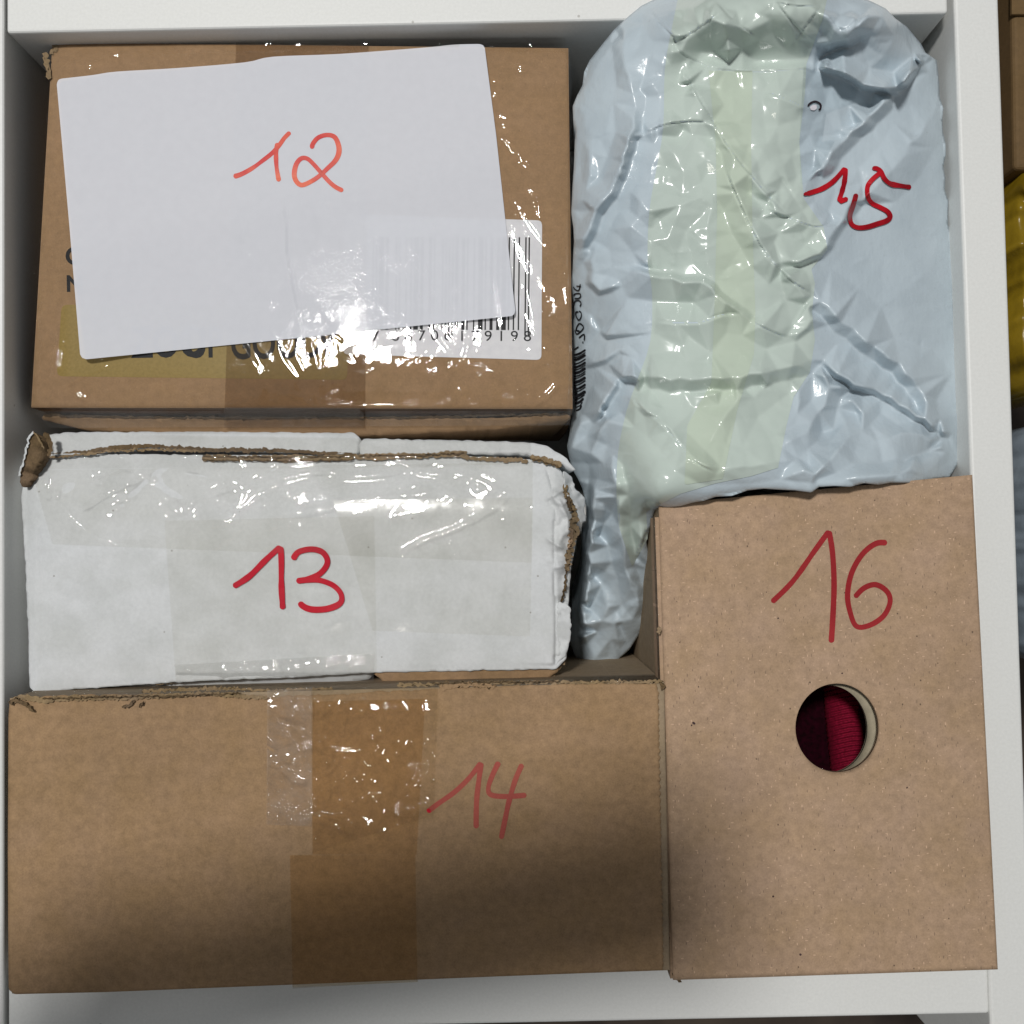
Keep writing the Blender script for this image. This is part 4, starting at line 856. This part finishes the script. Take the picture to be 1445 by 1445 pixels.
# right flank shadows
B(Z3([(1120, 200), (1010, 320), (900, 420), (820, 520), (790, 560)]), 'step', 16, 12, 40, hi=(1100, 180), taper=0.2)
B(Z3([(800, 370), (860, 400), (960, 380)]), 'tent', 3, 9); B(Z3([(930, 290), (900, 330), (830, 340)]), 'tent', 4, 4); B(Z3([(830, 420), (800, 480), (800, 520)]), 'tent', 6, 4); B(Z3([(880, 420), (850, 480), (820, 530)]), 'tent', 4, 4)
B(Z3([(1110, 420), (1060, 500), (1000, 560), (930, 640)]), 'tent', 6, 16); B(Z3([(1180, 320), (1100, 440), (1040, 520)]), 'ridge', 5, 18)
B(Z3([(700, 805), (800, 790), (860, 730), (900, 650), (940, 590)]), 'step', 13, 5, 36, hi=(1120, 300), taper=0.2)
B(Z3([(950, 560), (960, 620), (900, 680)]), 'vee', 5, 10)
# long creases over the tape
B(Z3([(395, 190), (430, 270), (490, 370), (545, 460), (610, 540), (670, 610), (720, 660)]), 'slit', 6, 1.8, 16, hi=(950, 250), taper=0.1)
B(Z3([(430, 260), (470, 330), (500, 390)]), 'tent', 5, 3)
B(Z3([(525, 510), (560, 590), (600, 680), (650, 770), (720, 850), (800, 905)]), 'slit', 7, 2.0, 18, hi=(1150, 330), taper=0.1)
B(Z3([(270, 415), (350, 380), (430, 372), (485, 376)]), 'slit', 6, 1.8, 18, hi=(950, 150)); B(Z3([(300, 465), (400, 465), (510, 465), (600, 440), (690, 440)]), 'tent', 4, 9); B(Z3([(360, 540), (440, 510), (510, 470)]), 'tent', 4, 7); B(Z3([(400, 395), (450, 430), (500, 455)]), 'tent', 4, 6)
B(Z3([(650, 640), (730, 670), (810, 695), (860, 680)]), 'slit', 6, 1.8, 16, hi=(1130, 290)); B(Z3([(650, 280), (720, 305), (775, 332)]), 'slit', 5, 1.8, 14, hi=(1110, 150)); B(Z3([(605, 405), (690, 388)]), 'vee', 3, 2)
B(Z3([(590, 420), (660, 480), (740, 590), (800, 620)]), 'tent', 4, 7); B(Z3([(700, 470), (720, 550), (760, 610)]), 'tent', 4, 6); B(Z3([(600, 460), (630, 500), (660, 600)]), 'tent', 5, 5)
B(Z3([(610, 540), (640, 580), (660, 600)]), 'ridge', 6, 5); B(Z3([(660, 620), (700, 640), (690, 670)]), 'tent', 6, 4); B(Z3([(455, 560), (455, 600), (460, 650)]), 'tent', 5, 4); B(Z3([(500, 530), (490, 620), (470, 760), (490, 830)]), 'tent', 3, 4)
B(Z3([(240, 830), (340, 850), (430, 868), (465, 862), (500, 900), (560, 945), (605, 980)]), 'step', 15, 4, 36, hi=(960, 440), taper=0.12)
B(Z3([(605, 980), (660, 1010), (720, 1035)]), 'slit', 6, 2, 16, hi=(1080, 440)); B(Z3([(310, 985), (440, 990), (520, 965), (580, 965)]), 'slit', 6, 2, 18, hi=(950, 470))
B(Z3([(750, 870), (780, 940), (790, 1000), (740, 1010)]), 'tent', 7, 5); B(Z3([(730, 1000), (760, 1030), (790, 1020)]), 'tent', 7, 4); B(Z3([(780, 840), (790, 900)]), 'tent', 6, 3)
# left flank
B(Z3([(400, 590), (370, 690), (330, 760)]), 'tent', 4, 9); B(Z3([(260, 330), (230, 440), (190, 560), (120, 680), (75, 790)]), 'step', 16, 9, 34, hi=(840, 200), taper=0.1)
B(Z3([(240, 590), (290, 640), (210, 720)]), 'tent', 7, 7); B(Z3([(130, 760), (120, 850), (140, 890), (210, 860)]), 'step', 8, 5, 22, hi=(880, 380)); B(Z3([(300, 700), (290, 810), (260, 830)]), 'tent', 5, 8); B(Z3([(70, 590), (110, 640), (60, 700)]), 'tent', 6, 6); B(Z3([(120, 430), (110, 560), (80, 650)]), 'tent', 6, 6)
B(Z6([(120, 130), (170, 170), (190, 200)]), 'tent', 5, 4); B(Z6([(110, 90), (150, 150), (195, 205)]), 'vee', 5, 4); B(Z6([(90, 245), (150, 240), (195, 205)]), 'step', 12, 3, 14, hi=(850, 485), taper=0.1)
# lower fold lines
B(Z6([(205, 290), (330, 290), (480, 290), (600, 280), (700, 262), (790, 245)]), 'step', 15, 14, 34, hi=(1000, 500), taper=0.1)
B(Z6([(120, 420), (160, 370), (205, 292), (280, 282)]), 'step', 18, 5, 26, hi=(850, 500), taper=0.08)
B(Z6([(240, 340), (280, 390), (330, 420), (380, 480), (430, 540), (500, 580)]), 'slit', 6, 2, 20, hi=(1000, 600), taper=0.1); B(Z6([(280, 400), (330, 420), (360, 450)]), 'ridge', 5, 5)
B(Z6([(500, 490), (510, 430), (550, 380), (590, 330), (640, 320)]), 'tent', 4, 7); B(Z6([(430, 340), (580, 325), (720, 290)]), 'tent', 5, 8); B(Z6([(400, 190), (420, 240), (470, 250)]), 'tent', 4, 6)
B(Z6([(800, 40), (930, 150), (1060, 250), (1140, 340), (1225, 462)]), 'step', 15, 14, 50, hi=(1300, 480), taper=0.15)
B(Z6([(828, 240), (920, 310), (1000, 330), (1110, 400), (1220, 465)]), 'step', 18, 5, 30, hi=(1250, 520), taper=0.1)
B(Z6([(830, 245), (840, 320), (920, 312)]), 'tent', 12, 8); B(Z6([(970, 430), (920, 360), (880, 350)]), 'tent', 8, 7); B(Z6([(700, 500), (790, 440), (850, 320), (830, 250)]), 'tent', 9, 9); B(Z6([(970, 430), (900, 480), (830, 560), (800, 620)]), 'tent', 10, 9); B(Z6([(740, 540), (800, 610)]), 'step', 12, 5, 16, hi=(1120, 665)); B(Z6([(850, 490), (880, 440), (930, 400)]), 'tent', 6, 6)
B(Z6([(700, 510), (760, 470), (860, 450)]), 'vee', 7, 7); B(Z6([(1110, 540), (1070, 580), (900, 600)]), 'tent', 6, 6); B(Z6([(920, 550), (1080, 540), (1200, 480)]), 'vee', 6, 14); B(Z6([(730, 300), (760, 290), (740, 440)]), 'tent', 5, 8)
B(Z6([(480, 560), (600, 560), (750, 530)]), 'tent', 5, 12); B(Z6([(1000, 480), (1120, 460), (1240, 540)]), 'tent', 5, 12)
# the tail
B(ZT([(300, 300), (330, 520), (350, 720), (390, 960), (470, 1110)]), 'step', 16, 12, 40, hi=(850, 800), taper=0.06)
B(ZT([(215, 420), (210, 600), (180, 900), (160, 1150), (165, 1260)]), 'step', 34, 5, 40, hi=(860, 800), taper=0.06)
B(ZT([(60, 300), (150, 130), (170, 90)]), 'step', 12, 6, 14, hi=(836, 590)); B(ZT([(260, 60), (270, 120), (190, 300), (195, 340)]), 'tent', 12, 7); B(ZT([(200, 330), (240, 350), (300, 290)]), 'tent', 8, 5); B(ZT([(165, 430), (215, 420), (205, 550)]), 'tent', 9, 5)
B(ZT([(450, 560), (465, 540), (500, 570), (500, 650)]), 'vee', 10, 7); B(ZT([(410, 850), (460, 730), (495, 650)]), 'slit', 10, 4, 24, hi=(890, 760)); B(ZT([(420, 870), (390, 940), (440, 980), (500, 990)]), 'tent', 10, 8); B(ZT([(430, 980), (470, 930), (490, 950)]), 'vee', 8, 6)
B(ZT([(170, 1070), (280, 1150), (330, 1160), (470, 1110)]), 'tent', 9, 8); B(ZT([(210, 1110), (310, 1060), (350, 1060)]), 'tent', 6, 6); B(ZT([(160, 1190), (250, 1200), (340, 1280)]), 'tent', 8, 7); B(ZT([(340, 1160), (330, 1280), (300, 1380)]), 'tent', 8, 8); B(ZT([(165, 1390), (230, 1320), (280, 1330)]), 'tent', 9, 6); B(ZT([(210, 920), (280, 880), (330, 770)]), 'tent', 3, 6); B(ZT([(230, 700), (300, 600)]), 'tent', 3, 8)
bagpoly = [(905, 8), (888, 22), (868, 40), (850, 62), (832, 85), (822, 120), (808, 150), (811, 200), (808, 260), (806, 300), (810, 340), (806, 400), (810, 430), (806, 480), (812, 520), (816, 560), (806, 595), (800, 630), (806, 660), (822, 690), (828, 720), (822, 770), (818, 820), (806, 870), (803, 905), (812, 928), (826, 943), (842, 944), (850, 939), (864, 942), (888, 917), (905, 890), (912, 868), (918, 850), (919, 800), (912, 765), (920, 735), (924, 720), (960, 714), (1010, 701), (1055, 692), (1100, 691), (1145, 695), (1156, 687), (1200, 687), (1240, 684), (1275, 681), (1300, 681), (1340, 673), (1355, 650), (1358, 600), (1350, 450), (1338, 300), (1330, 170), (1322, 85), (1306, 74), (1300, 62), (1280, 38), (1250, 12), (1215, -4), (1160, -18), (1100, -22), (1000, -22), (940, -14)]
def rough_at(x, y):
    return np.clip(1.15 - 0.85 * np.clip((x - 1130) / 80, 0, 1) * np.clip((y - 120) / 60, 0, 1) * np.clip((560 - y) / 60, 0, 1), 0.3, 1.2)
rr = np.random.RandomState(77); pol = np.array(bagpoly, float)
for _ in range(1500):
    c = rr.rand(2) * (560, 980) + (800, -24)
    NET.append((c[0], c[1], rr.normal() * 12 * float(rough_at(c[0], c[1])), 10 + rr.rand()))
NET.sort(key=lambda t: -t[3]); keep = []
for t in NET:
    if t[3] > 90: dmin = 5.0
    elif t[3] > 40: dmin = 12
    else: dmin = 22 + 34 * (0.5 + 0.5 * float(vnoise(np.array(t[0]), np.array(t[1]), 120, 9)))
    if all((t[0] - k[0]) ** 2 + (t[1] - k[1]) ** 2 > dmin * dmin for k in keep): keep.append(t)
RX0, RY0, RW, RH = 780, -50, 600, 1020
keep += [(x, y, 0, 0) for x, y in ((RX0 - 5, RY0 - 5), (RX0 + RW + 5, RY0 - 5), (RX0 - 5, RY0 + RH + 5), (RX0 + RW + 5, RY0 + RH + 5), (RX0 - 5, 400), (RX0 + RW + 5, 400))]
from mathutils.geometry import delaunay_2d_cdt
vo_, _, fo_, _, _, _ = delaunay_2d_cdt([Vector((k[0], k[1])) for k in keep], [], [], 0, 1e-4)
kd = {(round(k[0], 2), round(k[1], 2)): k[2] for k in keep}
hz = np.array([kd.get((round(v[0], 2), round(v[1], 2)), 0.0) for v in vo_]); vx = np.array([(v[0], v[1]) for v in vo_])
ras = np.zeros((RH, RW))
for f in fo_:
    a, b, c = vx[f[0]], vx[f[1]], vx[f[2]]; x0 = max(int(min(a[0], b[0], c[0])) - RX0, 0); x1 = min(int(max(a[0], b[0], c[0])) + 2 - RX0, RW); y0 = max(int(min(a[1], b[1], c[1])) - RY0, 0); y1 = min(int(max(a[1], b[1], c[1])) + 2 - RY0, RH)
    if x1 <= x0 or y1 <= y0: continue
    X, Y = np.meshgrid(np.arange(x0, x1) + RX0, np.arange(y0, y1) + RY0); D = (b[1] - c[1]) * (a[0] - c[0]) + (c[0] - b[0]) * (a[1] - c[1])
    if abs(D) < 1e-6: continue
    l1 = ((b[1] - c[1]) * (X - c[0]) + (c[0] - b[0]) * (Y - c[1])) / D; l2 = ((c[1] - a[1]) * (X - c[0]) + (a[0] - c[0]) * (Y - c[1])) / D; l3 = 1 - l1 - l2
    m = (l1 >= -1e-6) & (l2 >= -1e-6) & (l3 >= -1e-6); sub = ras[y0:y1, x0:x1]; sub[m] = (l1 * hz[f[0]] + l2 * hz[f[1]] + l3 * hz[f[2]])[m]
for _ in range(2):
    ras[1:-1] = (ras[:-2] + 2 * ras[1:-1] + ras[2:]) / 4; ras[:, 1:-1] = (ras[:, :-2] + 2 * ras[:, 1:-1] + ras[:, 2:]) / 4
def net(x, y):
    X = np.clip(x - RX0, 0, RW - 2.01); Y = np.clip(y - RY0, 0, RH - 2.01); xi = X.astype(int); yi = Y.astype(int); fx = X - xi; fy = Y - yi
    return (ras[yi, xi] * (1 - fx) + ras[yi, xi + 1] * fx) * (1 - fy) + (ras[yi + 1, xi] * (1 - fx) + ras[yi + 1, xi + 1] * fx) * fy
bag = Field(lambda x, y: tps(x, y) + S * (net(x, y) + rough_at(x, y) * 0.5 * facet(x, y, 13, 303)))
for p_s, k_, a_, w_, w2_, hi_, tp_ in bag_small: bag.fold(p_s, k_, a_, w_, w2_, hi_, True, tp_)
bag.crumple(bagpoly, 120, 1.2, 30, 4, 212)
bag.crumple([(808, 640), (920, 700), (915, 860), (850, 940), (806, 910)], 30, 3, 36, 5, 214)
bag.crumple([(930, 240), (1160, 240), (1160, 420), (930, 420)], 24, 2.0, 40, 4, 216)
P2_ = np.array(bagpoly + bagpoly[:1], float)
def bagz(x, y):
    x = np.asarray(x, float); y = np.asarray(y, float); sh = x.shape; X = x.ravel(); Y = y.ravel()
    d = seg_dist(X, Y, P2_)[0]; z = bag(X, Y)
    z = z - S * 9 * np.exp(-d / 7.0)                      # the border turns down
    return z.reshape(sh)
m_, nt_ = mat('pale_blue_polythene'); v_ = tc(nt_)
c_ = ramp(nt_, noise(nt_, v_, 40, 4, 0.6), [(0.3, (0.45, 0.525, 0.575)), (0.7, (0.52, 0.60, 0.65))])
c_ = mixc(nt_, mathn(nt_, 'MULTIPLY', ramp(nt_, noise(nt_, v_, 420, 5, 0.75), [(0.62, (0, 0, 0)), (0.72, (1, 1, 1))]), 0.22), c_, (0.25, 0.26, 0.27))
hb = mathn(nt_, 'ADD', mathn(nt_, 'MULTIPLY', noise(nt_, v_, 140, 4, 0.6), 1.0), mathn(nt_, 'MULTIPLY', noise(nt_, v_, 600, 2, 0.5, (1, 0.3, 1)), 0.25))
principled(nt_, c_, 0.24, 0.5, bump(nt_, hb, 0.5, 0.0007)); POLY = m_
g15 = thing('mailer_bag', 'crumpled pale blue plastic mailer bag marked 15 in red', 'parcel')
pb = polypatch('bag', ragged(bagpoly, 16, 1.6, 3, True), bagz, 0, POLY, g15, 1.9, (0.05, 0.006))
# greenish parcel tape running down the bag
m_, nt_ = mat('greenish_tape'); v_ = tc(nt_)
c_ = ramp(nt_, noise(nt_, v_, 60, 3, 0.6), [(0.3, (0.49, 0.565, 0.52)), (0.7, (0.53, 0.61, 0.56))])
principled(nt_, c_, 0.16, 0.5, bump(nt_, mathn(nt_, 'ADD', noise(nt_, v_, 45, 2, 0.5), mathn(nt_, 'MULTIPLY', noise(nt_, v_, 400, 2), 0.05)), 0.35, 0.0005)); GT = m_
m_, nt_ = mat('greenish_tape_doubled'); v_ = tc(nt_)
c_ = ramp(nt_, noise(nt_, v_, 60, 3, 0.6), [(0.3, (0.485, 0.56, 0.465)), (0.7, (0.52, 0.60, 0.50))])
principled(nt_, c_, 0.14, 0.5, bump(nt_, mathn(nt_, 'ADD', noise(nt_, v_, 45, 2, 0.5), mathn(nt_, 'MULTIPLY', noise(nt_, v_, 400, 2), 0.05)), 0.35, 0.0005)); GT2 = m_
t1 = smooth([(960, -18), (948, 40), (938, 100), (936, 180), (926, 240), (916, 300), (914, 370), (920, 410), (918, 480), (898, 540), (884, 580), (872, 640), (870, 700), (874, 745)], 3)
t1b = [(892, 800), (914, 760), (912, 722), (960, 697), (1010, 682), (1060, 672), (1098, 660), (1110, 600), (1120, 560), (1143, 525), (1150, 480), (1146, 440), (1150, 400), (1145, 380), (1168, 352), (1162, 320), (1134, 280), (1128, 200), (1136, 130), (1138, 90), (1160, 30), (1170, -14)]
polypatch('greenish_tape', [tuple(p) for p in t1] + t1b, bagz, 0.00025, GT, g15, 1.9)
t2 = [(1000, 100), (1010, 200), (1012, 300), (1008, 440), (1004, 540), (970, 600), (966, 684), (1020, 676), (1040, 580), (1064, 500), (1066, 440), (1062, 330), (1060, 200), (1062, 100)]
polypatch('greenish_tape', t2, bagz, 0.00045, GT2, g15, 1.9)
# glossy clear overlay beside the tape
polypatch('clear_tape', [(1134, 92), (1190, 118), (1212, 124), (1204, 146), (1166, 160), (1160, 200), (1180, 196), (1150, 250), (1130, 262), (1128, 200)], bagz, 0.0005, film('gloss_film', (0.97, 0.98, 0.985), 0.3, 0.0), g15, 1.9)
# the small torn hole
HOLEM = ink('torn_hole_dark', (0.02, 0.018, 0.02), (0.03, 0.02, 0.025), 0.7)
strokes('tear_mark', [[(1140, 150), (1143, 146), (1150, 143), (1157, 146), (1159, 151)], [(1158, 147), (1158, 153), (1155, 155)]], 2.6, bagz, 0.0007, HOLEM, g15, 51, 4)
polypatch('tear_patch', [(1143, 151), (1147, 148), (1152, 148), (1153, 153), (1149, 156), (1144, 155)], bagz, 0.0006, m_ if False else ink('bare_white', (0.72, 0.68, 0.74), (0.75, 0.72, 0.77), 0.6), g15, 1.0)
XA = lambda L: [(1100 + u * .1453, 220 + v * .1453) for u, v in L]
strokes('handwritten_number', [
    XA([(260, 370), (340, 345), (430, 310), (530, 240), (640, 115)]), XA([(640, 115), (640, 180), (625, 280), (590, 400), (578, 445)]), XA([(578, 445), (620, 430), (665, 412)]),
    XA([(1280, 305), (1180, 290), (1080, 270), (1020, 220), (985, 150), (940, 120), (900, 122)]), XA([(980, 160), (900, 230), (855, 300), (860, 400), (900, 460), (980, 500), (1050, 540), (1075, 590), (1040, 630), (950, 660), (850, 690), (760, 695), (700, 660), (685, 580), (712, 490), (738, 400), (745, 365)])],
    7.0, bagz, 0.0007, RED15, g15, 61, 5, 0.12)
strokes('handwritten_number', [XA([(255, 350), (262, 385)])], 9, bagz, 0.0009, RED15, g15, 71, 0)
# black print running up the left edge: letters and a barcode
XB = lambda L: [(780 + u * .1523, 380 + v * .1523) for u, v in L]
strokes('print', [XB([(215, 155), (265, 158)]), XB([(255, 135), (240, 195), (205, 185), (190, 160)]),
    XB([(190, 245), (210, 225), (250, 225), (258, 250), (235, 270), (200, 268)]), XB([(195, 335), (205, 295), (245, 290), (262, 315), (250, 345)]),
    XB([(240, 395), (215, 395), (215, 430), (240, 470), (262, 440), (262, 400), (240, 385)]), XB([(205, 560), (225, 600), (285, 540), (245, 500), (215, 560), (250, 570)]), XB([(240, 635), (290, 600), (290, 660)]),
    XB([(195, 745), (240, 715)]), XB([(180, 660), (185, 670)]), XB([(270, 680), (285, 670)]), XB([(298, 740), (302, 746)])], 1.6, bagz, 0.0008, BLACK, g15, 81, 3, 0.1)
bars = []
for i, (v, w) in enumerate([(765, 2.4), (790, 1.2), (812, 3.0), (850, 1.4), (880, 2.6), (905, 1.2), (935, 3.4), (965, 1.4), (985, 1.2), (1020, 4.0), (1050, 1.4), (1085, 3.0), (1110, 1.2), (1150, 4.0), (1180, 1.6), (1215, 3.4), (1250, 1.4), (1280, 2.2)]):
    bars.append((XB([(196 + max(0, v - 1100) * .1, v + 30), (250, v + 12), (305 - max(0, v - 1150) * .3, v - 22)]), w))
V, Q, o_ = [], [], 0
for i, (l, w) in enumerate(bars):
    p = smooth(l, 6); v, q = ribbon(p, w, bagz, 0.0008, i, 3, 0.1); V.append(v); Q.append(q + o_); o_ += len(v)
mesh_obj('barcode', np.concatenate(V), np.concatenate(Q), BLACK, g15)
